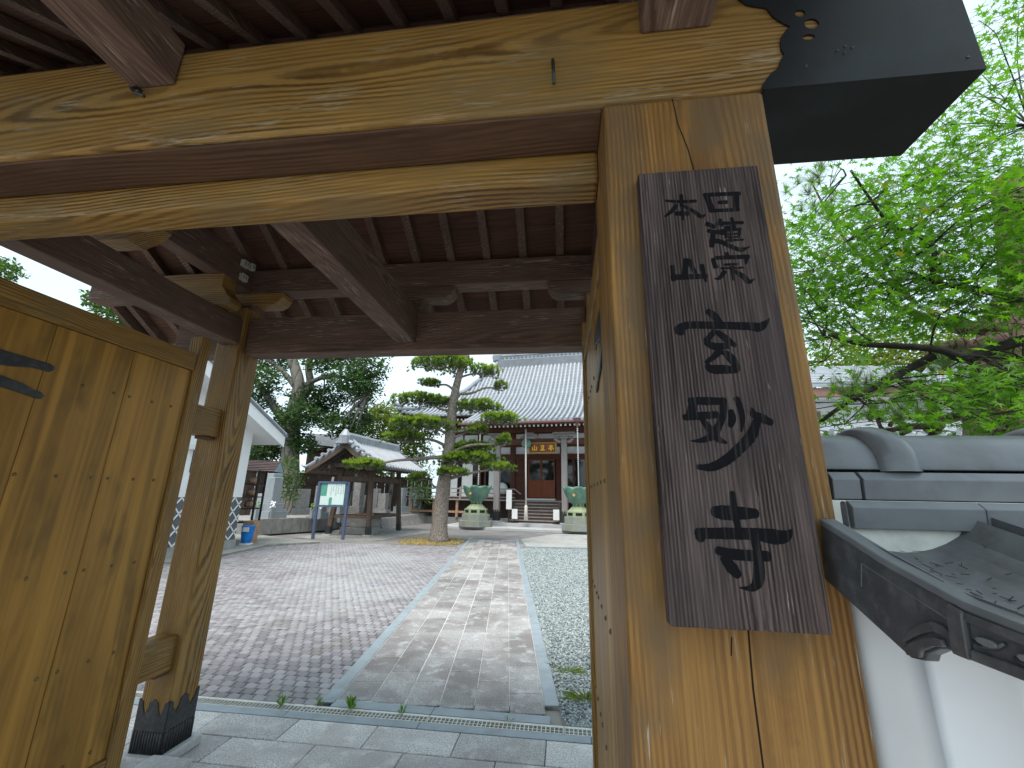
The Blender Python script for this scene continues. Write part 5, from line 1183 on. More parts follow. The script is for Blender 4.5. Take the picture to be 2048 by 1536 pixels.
c4 = [(-9.05, 16.58), (-7.70, 16.62), (-7.41, 18.83), (-8.82, 18.95)]; d4 = [(-9.16, 16.53), (-7.64, 16.58), (-7.33, 18.9), (-8.93, 19.02)]
for i in range(4):
    a, b = c4[i], c4[(i+1) % 4]; seg((*a, 2.18), (*b, 2.18), .10, .20); a, b = d4[i], d4[(i+1) % 4]; seg((*a, .72), (*b, .72), .09, .12)
HWD, LY0, LY1, AZ, EZ = 1.58, -2.05, 2.25, 3.56, 2.56
def prz(a): t = abs(a)/HWD; return AZ+(EZ-AZ)*(t**.86)
for sg in (-1, 1):
    m = MB(); aa = [sg*HWD*k/6 for k in range(7)]
    for b in (LY0, LY1):
        for a in aa: m.v.append(vp(a, b, prz(a)))
        for a in aa: m.v.append(vp(a, b, prz(a)+.09))
    n7 = 7
    for k in range(6): m.f += [(k, k+1, 14+k+1, 14+k), (7+k, 21+k, 21+k+1, 7+k+1), (k, 7+k, 7+k+1, k+1), (14+k, 14+k+1, 21+k+1, 21+k)]
    m.f += [(6, 13, 27, 20)]
    RF = obj('roof', m, HTILE2, PV)
    for q_ in range(19):
        b = LY0+.08+.228*q_
        obj('tile_row', MB().tube([vp(a, b, prz(a)+.10) for a in aa]+[vp(sg*(HWD+.05), b, prz(HWD)+.09)], .062, 6), HTILE, RF)
    for b, nm in ((LY0+.02, 'barge_board'), (LY1-.02, 'barge_board')):
        m = MB()
        for k in range(6): m.hexa([vp(aa[k], b-.03, prz(aa[k])-.20), vp(aa[k+1], b-.03, prz(aa[k+1])-.20), vp(aa[k+1], b+.03, prz(aa[k+1])-.20), vp(aa[k], b+.03, prz(aa[k])-.20), vp(aa[k], b-.03, prz(aa[k])-.01), vp(aa[k+1], b-.03, prz(aa[k+1])-.01), vp(aa[k+1], b+.03, prz(aa[k+1])-.01), vp(aa[k], b+.03, prz(aa[k])-.01)])
        obj(nm, m, WPV, PV)
        m = MB()
        for k in range(5): a = aa[k]+sg*.13; m.tube([vp(a, b-.10, prz(a)+.15), vp(a, b+.28, prz(a)+.15)], .075, 7)
        stuff(obj('verge_roll_tiles', m, HTILE, RF))
    obj('verge_cap', MB().tube([vp(a, LY0+.36, prz(a)+.18) for a in aa], .075, 7), HTILE, RF)
    for q_ in range(14): b = LY0+.2+.30*q_; obj('rafter', MB().beam(vp(sg*.05, b, prz(.05)-.05), vp(sg*(HWD-.06), b, prz(HWD)-.06), .055, .07), WPV, PV)
    seg(vp(sg*.70, LY0+.15, 2.63), vp(sg*.70, LY1-.15, 2.63), .12, .14, 'purlin')
obj('gable_board', MB().hexa([vp(-.8, LY0+.6, 2.68), vp(.8, LY0+.6, 2.68), vp(.8, LY0+.64, 2.68), vp(-.8, LY0+.64, 2.68), vp(-.1, LY0+.6, 3.4), vp(.1, LY0+.6, 3.4), vp(.1, LY0+.64, 3.4), vp(-.1, LY0+.64, 3.4)]), WK, PV)
seg(vp(-.95, LY0+.45, 2.70), vp(.95, LY0+.45, 2.70), .12, .16, 'cross_beam')
obj('ridge', MB().hexa([vp(-.12, LY0, AZ+.05), vp(.12, LY0, AZ+.05), vp(.12, LY1, AZ+.05), vp(-.12, LY1, AZ+.05), vp(-.12, LY0, AZ+.28), vp(.12, LY0, AZ+.28), vp(.12, LY1, AZ+.28), vp(-.12, LY1, AZ+.28)]).tube([vp(0, LY0-.02, AZ+.31), vp(0, LY1+.02, AZ+.31)], .1, 8), HTILE, PV)
obj('ridge_end_ornament', MB().tube([vp(0, LY0-.05, AZ-.05), vp(0, LY0-.08, AZ+.25), vp(0, LY0-.05, AZ+.50)], [.24, .22, .07], 8).tube([vp(-.22, LY0-.05, AZ), vp(-.36, LY0-.05, AZ-.05)], [.1, .05], 6).tube([vp(.22, LY0-.05, AZ), vp(.36, LY0-.05, AZ-.05)], [.1, .05], 6), HTILE, PV)
for sg in (-1, 1): obj('eave_tip', MB().tube([vp(sg*(HWD-.05), LY0-.02, EZ+.06), vp(sg*(HWD+.12), LY0-.05, EZ+.06), vp(sg*(HWD+.24), LY0-.06, EZ+.13)], [.06, .05, .02], 6), HTILE, PV)
BS = thing('stone_basin', 'large weathered stone water basin under the pavilion roof', 'basin', (-8.3, 17.4, .012))
obj('trough', MB().hexa([(-8.95, 16.95, .30), (-7.72, 16.9, .30), (-7.66, 17.7, .30), (-8.9, 17.75, .30), (-9.0, 16.9, .72), (-7.66, 16.86, .72), (-7.6, 17.76, .72), (-8.96, 17.8, .72)]), GRANITED, BS, bevel=.03); obj('plinth', MB().box(-9.0, -7.62, 16.92, 17.72, .012, .298), GRANITED, BS, bevel=.03)
obj('water', MB().box(-8.85, -7.75, 17.0, 17.65, .715, .723), GLASS, BS)
obj('ladle_rest', MB().tube([(-8.95, 17.1, .80), (-7.7, 17.1, .80)], .022, 6), BUCKETW, BS)

# ---------------------------------------------------------------- background: left roof, utility pole, wires, house on the right
LB = thing('bell_house', 'small roof with red-brown eaves behind the big tree', 'building', (-14.0, 27, 0))
obj('roof', MB().hexa([(-17.0, 25.5, 4.7), (-12.8, 25.5, 4.35), (-12.8, 29, 4.35), (-17, 29, 4.7), (-17.0, 26.5, 5.5), (-13.4, 26.5, 5.3), (-13.4, 28, 5.3), (-17, 28, 5.5)]), HTILE2, LB)
obj('corner_tip', MB().tube([(-13.0, 25.6, 4.5), (-12.5, 25.3, 4.55), (-12.2, 25.1, 4.8)], [.14, .1, .03], 6), HTILE2, LB)
obj('body', MB().box(-16.8, -13.6, 26.2, 28.5, 0, 4.5), WPV, LB)
for k in range(12): obj('rafter', MB().box(-16.8+.34*k, -16.7+.34*k, 25.6, 27, 4.2, 4.32), WH['Y'], LB)
UP = thing('utility_pole', 'pale concrete utility pole behind the graveyard', 'pole', (-15.9, 30, 0)); obj('shaft', MB().tube([(-15.9, 30, 0), (-15.75, 30, 8.3)], [.17, .12], 10), CONC, UP, smooth=True); obj('insulator_bracket', MB().box(-15.95, -15.55, 29.95, 30.05, 7.8, 7.9), STEEL, UP)
UP2 = thing('utility_pole', 'utility pole seen in the sky gap above the left gate door', 'pole', (-27.5, 17, 0)); obj('shaft', MB().tube([(-27.5, 17, 0), (-27.4, 17, 10.2)], [.17, .13], 10), CONC, UP2, smooth=True); obj('cross_arm', MB().box(-28.3, -26.6, 16.95, 17.05, 9.9, 10.0), STEEL, UP2)
def wire(a, b, sag, label, n=16):
    pts = [tuple(Vector(a).lerp(Vector(b), t/n)-Vector((0, 0, sag*4*(t/n)*(1-t/n)))) for t in range(n+1)]
    tag(obj('overhead_wire', MB().tube(pts, .012, 5), BLACKP), label, 'wire', 'overhead wires')
wire((-27.4, 17, 9.9), (-15.8, 30, 7.9), .5, 'thin black overhead wire above the left gate door'); wire((-40, 12, 11.5), (-27.4, 17, 9.95), .4, 'thin overhead wire in the sky at the left edge'); wire((-15.9, 30, 5.2), (-8.4, 29, 4.6), .3, 'low overhead wire right of the big tree')
HS = thing('white_house', 'white two-storey house with grey tiled roof beyond the garden wall', 'house', (9, 14, 0))
obj('wall', MB().box(5.2, 17, 12.2, 20, 0, 4.35), CREAM, HS); obj('fascia', MB().box(4.7, 17.3, 11.55, 11.65, 4.27, 4.50), BROWNF, HS)
RF = obj('roof', MB().hexa([(4.7, 11.5, 4.51), (17.4, 11.5, 4.51), (17.4, 16, 6.3), (4.7, 16, 6.3), (4.7, 11.5, 4.60), (17.4, 11.5, 4.60), (17.4, 16, 6.4), (4.7, 16, 6.4)]), HTILE, HS)
for k in range(11): y = 11.5+.41*k; obj('tile_course', MB().hexa([(4.7, y, 4.612+.40*(y-11.5)), (17.4, y, 4.612+.40*(y-11.5)), (17.4, y+.41, 4.612+.40*(y+.41-11.5)), (4.7, y+.41, 4.612+.40*(y+.41-11.5)), (4.7, y, 4.66+.40*(y-11.5)), (17.4, y, 4.66+.40*(y-11.5)), (17.4, y+.41, 4.63+.40*(y+.41-11.5)), (4.7, y+.41, 4.63+.40*(y+.41-11.5))]), HTILE, RF)
obj('soffit', MB().box(4.8, 17.2, 11.66, 12.19, 4.25, 4.28), WHITEP, HS)
for x in (6.55, 9.4, 12.5):
    Wd = obj('window', MB().box(x, x+.42, 12.15, 12.19, 2.9, 4.0), BROWNF, HS); obj('pane', MB().box(x+.05, x+.37, 12.13, 12.149, 2.95, 3.95), GLASS, Wd)
LR = obj('lower_roof', MB().hexa([(5.0, 9.6, 2.95), (17, 9.6, 2.95), (17, 12.1, 3.62), (5.0, 12.1, 3.62), (5.0, 9.6, 3.03), (17, 9.6, 3.03), (17, 12.1, 3.7), (5.0, 12.1, 3.7)]), HTILE, HS)
for k in range(40): x = 5.05+.3*k; obj('tile_row', MB().tube([(x, 9.58, 3.06), (x, 12.1, 3.73)], .06, 6), HTILE, LR)
obj('lower_wall', MB().box(5.3, 16.8, 10.2, 12.1, 0, 3.0), CREAM, HS)
# ---------------------------------------------------------------- vegetation
T_MAPLE = [(3.07,2.6,4.85),(2.73,2.3,4.11),(3.13,2.8,4.26),(4.02,3.2,5.79),(3.49,3.2,4.86),(2.73,2.8,3.91),(2.55,2.4,3.56),(2.93,2.6,3.71),(2.68,3.0,4.01),(2.0,2.9,3.84),(1.96,2.6,3.52),(2.55,3.1,3.92),(2.53,2.8,3.56),(2.59,2.6,3.36),(3.13,2.9,3.55),(1.84,2.9,3.47),(1.75,2.5,3.17),(2.17,2.8,3.34),(2.63,3.1,3.43),(2.31,2.5,3.06),(2.84,2.8,3.19),(2.54,2.4,2.92),(1.66,2.7,3.04),(2.0,3.0,3.12),(1.91,2.6,2.94),(2.36,2.9,3.01),(2.1,2.2,2.6),(2.56,2.5,2.73),(1.59,2.6,2.75),(1.88,2.8,2.76),(2.25,3.0,2.87),(1.59,2.6,2.55),(1.5,2.5,2.38),(1.66,2.6,2.18),(1.74,2.5,2.1),(1.67,2.7,2.06),(1.94,2.7,2.32),(2.06,2.2,2.08),(2.25,2.3,2.15),(2.11,2.4,2.02),(2.0,2.1,1.95),(2.43,2.6,2.27),(2.54,2.9,2.85)]
T_MB = [[(2.64,2.6,2.52),(2.48,2.6,2.47),(2.37,2.6,2.43),(2.24,2.6,2.42),(2.14,2.6,2.46),(1.97,2.6,2.51),(1.84,2.6,2.54),(1.7,2.6,2.56),(1.59,2.6,2.57)], [(2.16,2.6,2.44),(2.04,2.6,2.37),(1.92,2.6,2.3),(1.78,2.6,2.24),(1.66,2.6,2.18),(1.54,2.6,2.09),(1.48,2.6,2.03)], [(2.69,2.7,2.86),(2.55,2.7,2.95),(2.38,2.7,2.97),(2.32,2.7,3.0),(2.35,2.7,3.19),(2.29,2.7,3.34),(2.23,2.7,3.42),(2.12,2.7,3.59),(1.98,2.7,3.8)]]
T_GPINE = [(2.72,4.2,4.99,0.3),(2.94,4.4,4.75,0.25),(3.27,3.9,2.77,0.25),(3.3,3.6,2.7,0.3),(2.97,3.8,2.44,0.25),(3.61,4.0,2.57,0.3),(2.91,4.0,2.62,0.22),(3.27,3.9,2.46,0.25),(3.31,3.5,2.64,0.28),(2.83,4.2,2.63,0.22),(2.96,3.9,2.25,0.2),(2.76,4.3,2.61,0.2),(2.94,4.0,2.35,0.22)]
T_GB = [[(4.0,4.1,3.16),(3.77,4.1,3.22),(3.56,4.1,3.22),(3.4,4.1,3.28),(3.32,4.1,3.49)], [(3.88,4.0,3.02),(3.67,4.0,2.98),(3.47,4.0,2.99),(3.33,4.0,2.9),(3.23,4.0,2.8)], [(3.66,3.9,2.5),(3.51,3.9,2.5),(3.35,3.9,2.46),(3.19,3.9,2.42),(3.11,3.9,2.25),(3.06,3.9,2.16),(2.97,3.9,2.12)], [(3.56,4.0,2.35),(3.32,4.0,2.31),(3.15,4.0,2.26),(2.99,4.0,2.22),(2.84,4.0,2.26),(2.69,4.0,2.31)]]
T_GTR = [(4.07,4.4,2.23),(4.2,4.4,2.66),(4.33,4.4,3.06),(4.45,4.4,3.37),(4.69,4.4,3.8)]
T_ZEL = [(-16.64,21.0,7.7,1.0),(-17.52,22.0,6.78,0.9),(-17.95,23.0,9.58,1.2),(-17.37,21.5,5.51,0.9),(-14.73,22.5,6.87,1.2),(-14.2,21.0,5.69,1.1),(-15.65,22.0,5.02,0.8),(-13.96,23.0,6.07,1.0),(-12.1,21.5,5.22,1.0),(-13.52,22.5,7.16,1.0),(-11.57,21.0,7.63,1.1),(-11.17,22.0,7.6,1.0),(-11.89,23.0,6.96,0.8),(-10.72,21.5,8.34,0.9),(-12.88,22.5,9.46,1.2),(-13.49,21.0,8.82,1.0),(-14.95,22.0,4.46,0.9),(-16.48,23.0,4.0,0.9),(-13.98,21.5,4.12,0.7),(-17.42,22.5,4.23,1.0),(-16.77,21.0,3.65,0.8),(-16.5,22.0,3.75,0.7),(-11.75,23.0,5.76,0.7),(-11.46,21.5,4.67,0.6),(-15.79,22.5,5.69,0.9)]
T_ZL = [[(-14.67,22.0,0.95),(-15.02,22.0,3.07),(-15.26,22.0,5.02),(-15.28,22.0,6.47),(-15.22,22.0,7.66),(-15.88,22.0,9.2),(-16.36,22.0,10.16)],[(-15.28,22.0,6.47),(-14.69,22.0,7.65),(-14.72,22.0,8.87),(-14.27,22.0,10.11)],[(-15.24,22.0,5.31),(-16.26,22.0,5.89),(-17.1,22.0,7.08),(-17.91,22.0,8.0),(-18.58,22.0,8.95)],[(-14.85,22.0,7.65),(-13.69,22.0,8.24),(-12.12,22.0,7.91),(-10.96,22.0,7.02)],[(-15.24,22.0,7.36),(-16.58,22.0,8.6),(-17.69,22.0,9.4)],[(-15.21,22.0,4.74),(-16.62,22.0,5.31),(-17.51,22.0,5.9)],[(-14.72,22.0,8.87),(-13.22,22.0,9.3),(-11.34,22.0,9.11)]]
T_OVER = [(-24.49,19.1,11.4,1.3),(-24.82,20.9,11.43,1.2),(-27.15,20.3,12.33,0.9),(-22.19,19.7,10.52,0.9),(-23.5,19.1,11.83,1.0),(-22.93,20.9,10.63,0.6),(-24.08,20.3,12.27,0.8),(-27.32,19.7,12.44,0.7),(-33.94,19.1,14.42,1.0),(-25.99,20.9,11.3,0.9)]
T_YEL = [(-11.98,26.25,6.01,1.3),(-13.31,27.75,5.49,1.0),(-11.79,27.25,6.87,1.2),(-12.47,26.75,6.95,0.8),(-12.3,26.25,4.21,1.0),(-11.17,27.75,5.84,1.0),(-10.23,27.25,5.33,1.1),(-9.45,26.75,4.28,1.0),(-8.89,26.25,5.68,1.0),(-11.77,27.75,4.54,1.1),(-10.29,27.25,3.99,0.9),(-11.56,26.75,3.13,0.8)]
T_SHR = [(-13.46,19.6,2.55,0.55),(-13.51,19.6,1.76,0.5),(-12.95,19.6,2.2,0.5),(-13.4,19.6,3.03,0.4),(-13.79,19.6,2.18,0.4),(-13.02,19.6,1.49,0.4)]
T_HIL = [(20.91,34.0,12.71,2.2),(23.14,34.0,13.07,2.4),(25.32,34.0,13.35,2.4),(27.68,34.0,12.92,2.4),(29.99,34.0,12.5,2.5),(32.77,34.0,12.92,3),(23.99,34.0,11.91,2)]
T_PADS = [(-4.55,14.96,6.5,1.21,0.28),(-3.05,15.86,6.46,0.6,0.28),(-5.21,15.5,5.88,0.42,0.19),(-5.53,15.14,5.16,0.93,0.28),(-4.78,16.04,5.21,0.56,0.23),(-3.3,15.68,4.97,0.93,0.28),(-2.32,15.32,4.42,0.79,0.28),(-5.25,14.96,4.18,1.16,0.32),(-6.22,15.86,3.81,0.79,0.28),(-4.27,15.5,4.04,0.23,0.23),(-7.31,15.14,2.68,0.74,0.26),(-3.6,16.04,3.36,0.93,0.37),(-3.59,15.68,2.96,1.16,0.28),(-2.37,15.32,2.63,0.56,0.19),(-3.94,14.96,2.42,0.56,0.16),(-5.5,15.86,2.27,0.42,0.19),(-3.18,15.5,4.04,0.42,0.23),(-2.19,15.14,3.58,0.28,0.28),(-2.47,16.04,5.89,0.28,0.23),(-3.98,15.68,6.88,0.42,0.23)]
T_PTR = [(-4.46,15.5,0.34,0.31),(-4.45,15.5,0.59,0.28),(-4.43,15.5,1.31,0.26),(-4.4,15.5,1.96,0.24),(-4.3,15.5,2.62,0.23),(-4.24,15.5,3.53,0.21),(-4.25,15.5,4.22,0.19),(-4.2,15.5,5.04,0.17),(-4.12,15.5,5.67,0.15),(-4.0,15.5,6.26,0.13),(-3.81,15.5,6.87,0.12),(-3.7,15.5,7.22,0.11)]

def rotmats(n, up_bias=.0, yaw=True):
    """random orthonormal frames (n,3,3); columns a,b,normal with the normal leaning upward"""
    nr = rng.normal(size=(n, 3)); nr[:, 2] = np.abs(nr[:, 2]) + up_bias*2; nr /= np.linalg.norm(nr, axis=1)[:, None]
    t = rng.normal(size=(n, 3)); a = np.cross(nr, t); a /= np.linalg.norm(a, axis=1)[:, None]; b = np.cross(nr, a)
    return np.stack([a, b, nr], 2)
def scatter(name, tv, tf, pos, mats, size, mat, parent, origin):
    V = np.einsum('nij,kj->nki', mats, tv)*size[:, None, None] + pos[:, None, :]
    k = len(tv); F = (np.asarray(tf)[None] + (np.arange(len(pos))*k)[:, None, None]).reshape(-1, len(tf[0]))
    return bigmesh(name, V.reshape(-1, 3), F, mat, parent, origin)
LEAF4 = (np.array([(-.5, 0, 0), (0, -.28, .05), (.5, 0, -.04), (0, .28, .05)]), [(0, 1, 2, 3)])
# seven-lobed maple leaf, stalk at the origin
lob = []
for i, (ang_, ln) in enumerate(zip((-128, -82, -40, 0, 40, 82, 128), (.42, .72, .92, 1.0, .92, .72, .42))):
    a = R(ang_); lob.append((math.cos(a)*ln, math.sin(a)*ln, -.12*ln*ln))
    if i < 6:
        b = R((ang_+(-82, -40, 0, 40, 82, 128)[i])/2); lob.append((math.cos(b)*.30, math.sin(b)*.30, .02))
MLV = np.array([(0, 0, 0)] + lob); MLF = [(0, i, i+1) for i in range(1, len(lob))]
# --- maple
MT = thing('maple_tree', 'green Japanese maple with layered leaves overhanging the tiled wall on the right', 'tree', (3.6, 3.1, 0))
bk = obj('trunk', MB().tube([(3.6, 3.1, 0), (3.5, 3.05, .8), (3.3, 2.9, 1.7), (3.1, 2.75, 2.35), (3.15, 2.75, 3.0), (3.3, 2.8, 4.2)], [.13, .12, .10, .075, .055, .03], 8), BARKM, MT, smooth=True)
def curve(pts, k=4):
    P = [Vector(p) for p in pts]; out = []
    for i in range(len(P)-1):
        p0, p1, p2, p3 = P[max(i-1, 0)], P[i], P[i+1], P[min(i+2, len(P)-1)]
        for j in range(k):
            t = j/k; out.append(.5*((2*p1)+(p2-p0)*t+(2*p0-5*p1+4*p2-p3)*t*t+(3*p1-p0-3*p2+p3)*t**3))
    return out+[P[-1]]
for br, r0 in zip(T_MB, (.034, .022, .020)):
    pts = [Vector((p[0], p[1]+.06*math.sin(i*1.3), p[2])) for i, p in enumerate(br)]
    if br is T_MB[0]: pts = [Vector((3.1, 2.75, 2.4)), Vector((2.85, 2.65, 2.53))]+pts
    if br is T_MB[2]: pts = [Vector((3.13, 2.75, 2.7))]+pts
    C_ = curve(pts); obj('branch', MB().tube(C_, [r0*(1-.8*i/len(C_))+.003 for i in range(len(C_))], 7), BARKM, MT, smooth=True)
allbr = [Vector(p) for br in T_MB for p in br] + [Vector((3.15, 2.75, 3.0)), Vector((3.2, 2.8, 3.6)), Vector((3.3, 2.8, 4.2))]
random.seed(21); rng = np.random.default_rng(21)
tw = MB(); LP, LM, LS = [], [], []
T_MAPLE += [(2.72, 2.2, 3.05), (2.62, 2.15, 2.80), (2.85, 2.3, 3.35), (2.50, 2.1, 3.2), (2.45, 2.0, 2.05), (2.6, 2.1, 1.95), (2.3, 1.95, 1.9), (2.75, 2.25, 2.25)]
for (x, y, z) in T_MAPLE:
    low_ = z < 2.75 and x < 2.2
    for rep in range(1 if low_ else 2):
        c = Vector((x, y+rep*.55, z+random.uniform(-.06, .06)+rep*.14)); n_l = (70 if low_ else 190) if rep == 0 else 120
        if rep: c.x += .10
        b0 = min(allbr, key=lambda q: (q-c).length)
        tw.tube(curve([b0, b0.lerp(c, .5)+Vector((random.uniform(-.08, .08), random.uniform(-.08, .08), .05)), c], 3), [.006, .005, .005, .004, .004, .003, .002], 5)
        rad = random.uniform(.22, .36)
        for s_ in range(5):                       # twigs inside the spray
            a = random.uniform(0, 6.28); e = c+Vector((math.cos(a)*rad, math.sin(a)*rad, random.uniform(-.05, .03))); tw.tube([c, c.lerp(e, .5)+Vector((0, 0, .015)), e], [.0025, .002, .0012], 4)
        a = rng.random(n_l)*6.283; r_ = rad*np.sqrt(rng.random(n_l))*1.15
        P = np.stack([c.x+r_*np.cos(a), c.y+r_*np.sin(a), c.z+rng.normal(0, .07, n_l)-.10*(r_/rad)**2*rad], 1)
        LP.append(P); nr = rng.normal(0, .75, (n_l, 3)); nr[:, 1] -= .35; nr[:, 2] = 1; nr /= np.linalg.norm(nr, axis=1)[:, None]
        dr_ = np.stack([np.cos(a), np.sin(a), np.full(n_l, -.25)], 1)+rng.normal(0, .5, (n_l, 3)); aa_ = dr_-nr*(dr_*nr).sum(1)[:, None]; aa_ /= np.linalg.norm(aa_, axis=1)[:, None]
        LM.append(np.stack([aa_, np.cross(nr, aa_), nr], 2)); LS.append(.034+.016*rng.random(n_l))
stuff(obj('twigs', tw, BARKM, MT, fix=False))
LP, LM, LS = np.concatenate(LP), np.concatenate(LM), np.concatenate(LS)
dist = np.linalg.norm(LP-np.array([0, 0, 1.6]), axis=1); vis_ = (LP[:, 0]/LP[:, 1] < 1.28) & (LP[:, 0]/LP[:, 1] > .55)
order = np.argsort(dist+100*(~vis_)); first = order[:260]; restl = order[260:]
yl = rng.random(len(restl)) < .018
scatter('crown', MLV, MLF, LP[restl[~yl]], LM[restl[~yl]], LS[restl[~yl]], MAPLE, MT, (2.6, 2.7, 3))
stuff(MT.children[-1]); scatter('turning_leaves', MLV, MLF, LP[restl[yl]], LM[restl[yl]], LS[restl[yl]], MAPLEY, MT, (2.6, 2.7, 3)); stuff(MT.children[-1])
q = MB(); q.v = [tuple(v) for v in MLV]; q.f = MLF; lme = bpy.data.meshes.new('leaf'); lme.from_pydata(q.v, [], q.f); lme.materials.append(MAPLE)
for i in first:
    ob = inst('leaf', lme, None, LP[i], MT); ob.rotation_euler = Matrix(LM[i].tolist()).to_euler(); ob.scale = (LS[i],)*3
# --- needle tufts
def needle_template(n, spread, up_, w, seed):
    r_ = np.random.default_rng(seed); V, F = [], []
    for k in range(n):
        a = r_.random()*6.283; el = up_+(1-up_)*r_.random()**.7*spread*0+r_.normal(0, spread)
        el = max(-.3, min(1.5, el)); d_ = np.array([math.cos(a)*math.cos(el), math.sin(a)*math.cos(el), math.sin(el)])*(.7+.3*r_.random())
        s_ = np.cross(d_, (0, 0, 1)) if abs(d_[2]) < .95 else np.array([1., 0, 0]); s_ = s_/np.linalg.norm(s_)*w
        o = len(V); V += [-s_, s_, d_]; F.append((o, o+1, o+2))
    return np.array(V), F
NV, NF = needle_template(26, .45, .75, .085, 1)
def tufts(name, pos, size, mat, parent, origin, tmpl=(NV, NF)):
    n = len(pos); a = rng.random(n)*6.283; c, s_ = np.cos(a), np.sin(a); M = np.zeros((n, 3, 3)); M[:, 0, 0] = c; M[:, 0, 1] = -s_; M[:, 1, 0] = s_; M[:, 1, 1] = c; M[:, 2, 2] = 1
    til = rng.normal(0, .25, (n, 2)); M[:, 0, 2] = til[:, 0]; M[:, 1, 2] = til[:, 1]
    return scatter(name, tmpl[0], tmpl[1], pos, M, size, mat, parent, origin)
# --- the court pine
CP = thing('pine_tree', 'cloud-pruned pine with bright green needle pads in front of the temple hall', 'tree', (-4.45, 15.5, 0))
tp = [(-4.43, 15.5, -.05, .40), (-4.45, 15.5, .12, .34)]+T_PTR
obj('trunk', MB().tube([p[:3] for p in tp], [p[3] for p in tp], 14), BARKP, CP, smooth=True)
def trunk_at(z):
    for a, b in zip(tp[:-1], tp[1:]):
        if z <= b[2]: t = (z-a[2])/(b[2]-a[2]+1e-6); return Vector(a[:3]).lerp(Vector(b[:3]), t)
    return Vector(tp[-1][:3])
P1, P2 = [], []; br = MB()
for i, (x, y, z, rx, rz_) in enumerate(T_PADS):
    c = Vector((x, y, z)); hh = max(.8, z-.25-.12*abs(x+4.3)) if i != 10 else 3.0
    s0 = trunk_at(min(hh, 7.1)); ln = (c-s0).length
    C_ = curve([s0, s0.lerp(c, .35)+Vector((0, 0, -.10+.12*(i % 3))), s0.lerp(c, .7)+Vector((.08*((i % 2)*2-1), .1, .02)), c+Vector((0, 0, -rz_*.6))], 4)
    obj('branch', MB().tube(C_, [max(.02, .055*(1-.7*j/len(C_))*(.7+.25*ln)) for j in range(len(C_))], 7), BARKP, CP, smooth=True)
    for s_ in range(10):
        a = random.uniform(0, 6.28); e = c+Vector((math.cos(a)*rx*.85, math.sin(a)*rx*.6, -rz_*.2+random.uniform(-.08, .1)*1)); m0 = c.lerp(e, .2)+Vector((0, 0, -rz_*.7))
        br.tube(curve([m0, m0.lerp(e, .5)+Vector((0, 0, random.uniform(-.06, .08))), e], 3), [.02, .018, .016, .014, .012, .010, .008], 4)
    n = int(300*rx*rx*.75+130*rx)
    a = rng.random(n)*6.283; r_ = np.sqrt(rng.random(n)); lump = 1+.22*np.sin(a*5+i)+.12*np.sin(a*9+2*i)
    X = c.x+rx*r_*np.cos(a)*lump; Y = c.y+rx*.75*r_*np.sin(a)*lump; Zt = c.z-rz_*.35+rz_*1.0*np.sqrt(np.clip(1-r_**2, 0, 1))*(.5+.6*rng.random(n))+.06*np.sin(X*7)*np.cos(Y*6)
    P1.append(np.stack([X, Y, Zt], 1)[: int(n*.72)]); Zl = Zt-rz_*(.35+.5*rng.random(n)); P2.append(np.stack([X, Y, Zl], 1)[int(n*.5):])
stuff(obj('twigs', br, BARKP, CP, fix=False))
P1, P2 = np.concatenate(P1), np.concatenate(P2)
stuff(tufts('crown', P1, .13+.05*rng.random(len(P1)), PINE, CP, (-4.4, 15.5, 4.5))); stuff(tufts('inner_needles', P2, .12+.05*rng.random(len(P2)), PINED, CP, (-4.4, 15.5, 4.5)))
# --- garden pine behind the wall
GPN = thing('pine_tree', 'old garden pine with thick red-brown trunk and twisted branches behind the tiled wall', 'tree', (4.0, 4.4, 0))
gt = [(3.9, 4.4, 0), (3.95, 4.4, 1.2)]+T_GTR+[(4.9, 4.4, 5.0)]
C_ = curve(gt, 3); obj('trunk', MB().tube(C_, [.30-.10*i/len(C_) for i in range(len(C_))], 12), BARKR, GPN, smooth=True)
for b_, r0 in zip(T_GB, (.10, .09, .06, .05)):
    pts = [Vector((4.2, 4.4, b_[0][2]+.05))]+[Vector((p[0], p[1]+.1*math.sin(i*2.1), p[2]+.03*math.sin(i*2.7))) for i, p in enumerate(b_)]
    C_ = curve(pts, 4); obj('branch', MB().tube(C_, [max(.012, r0*(1-.75*i/len(C_))*(1+.15*math.sin(i*1.7))) for i in range(len(C_))], 8), BARKR, GPN, smooth=True)
gbp = [Vector(p) for b_ in T_GB for p in b_]; tw = MB(); GPs = []
for (x, y, z, r_) in T_GPINE:
    c = Vector((x, y, z)); b0 = min(gbp, key=lambda q: (q-c).length)
    tw.tube(curve([b0, b0.lerp(c, .5)+Vector((random.uniform(-.1, .1), random.uniform(-.1, .1), random.uniform(-.05, .08))), c], 4), [.02, .019, .018, .017, .015, .013, .011, .009, .007], 5)
    for k in range(9): GPs.append((x+random.gauss(0, r_*.55), y+random.gauss(0, r_*.5), z+random.gauss(0, r_*.22)))
stuff(obj('twigs', tw, BARKR, GPN, fix=False))
GPs = np.array(GPs); NV2, NF2 = needle_template(80, .5, .55, .011, 4)
stuff(tufts('crown', GPs, .15+.05*rng.random(len(GPs)), PINED, GPN, (3.2, 4, 2.7), (NV2, NF2)))
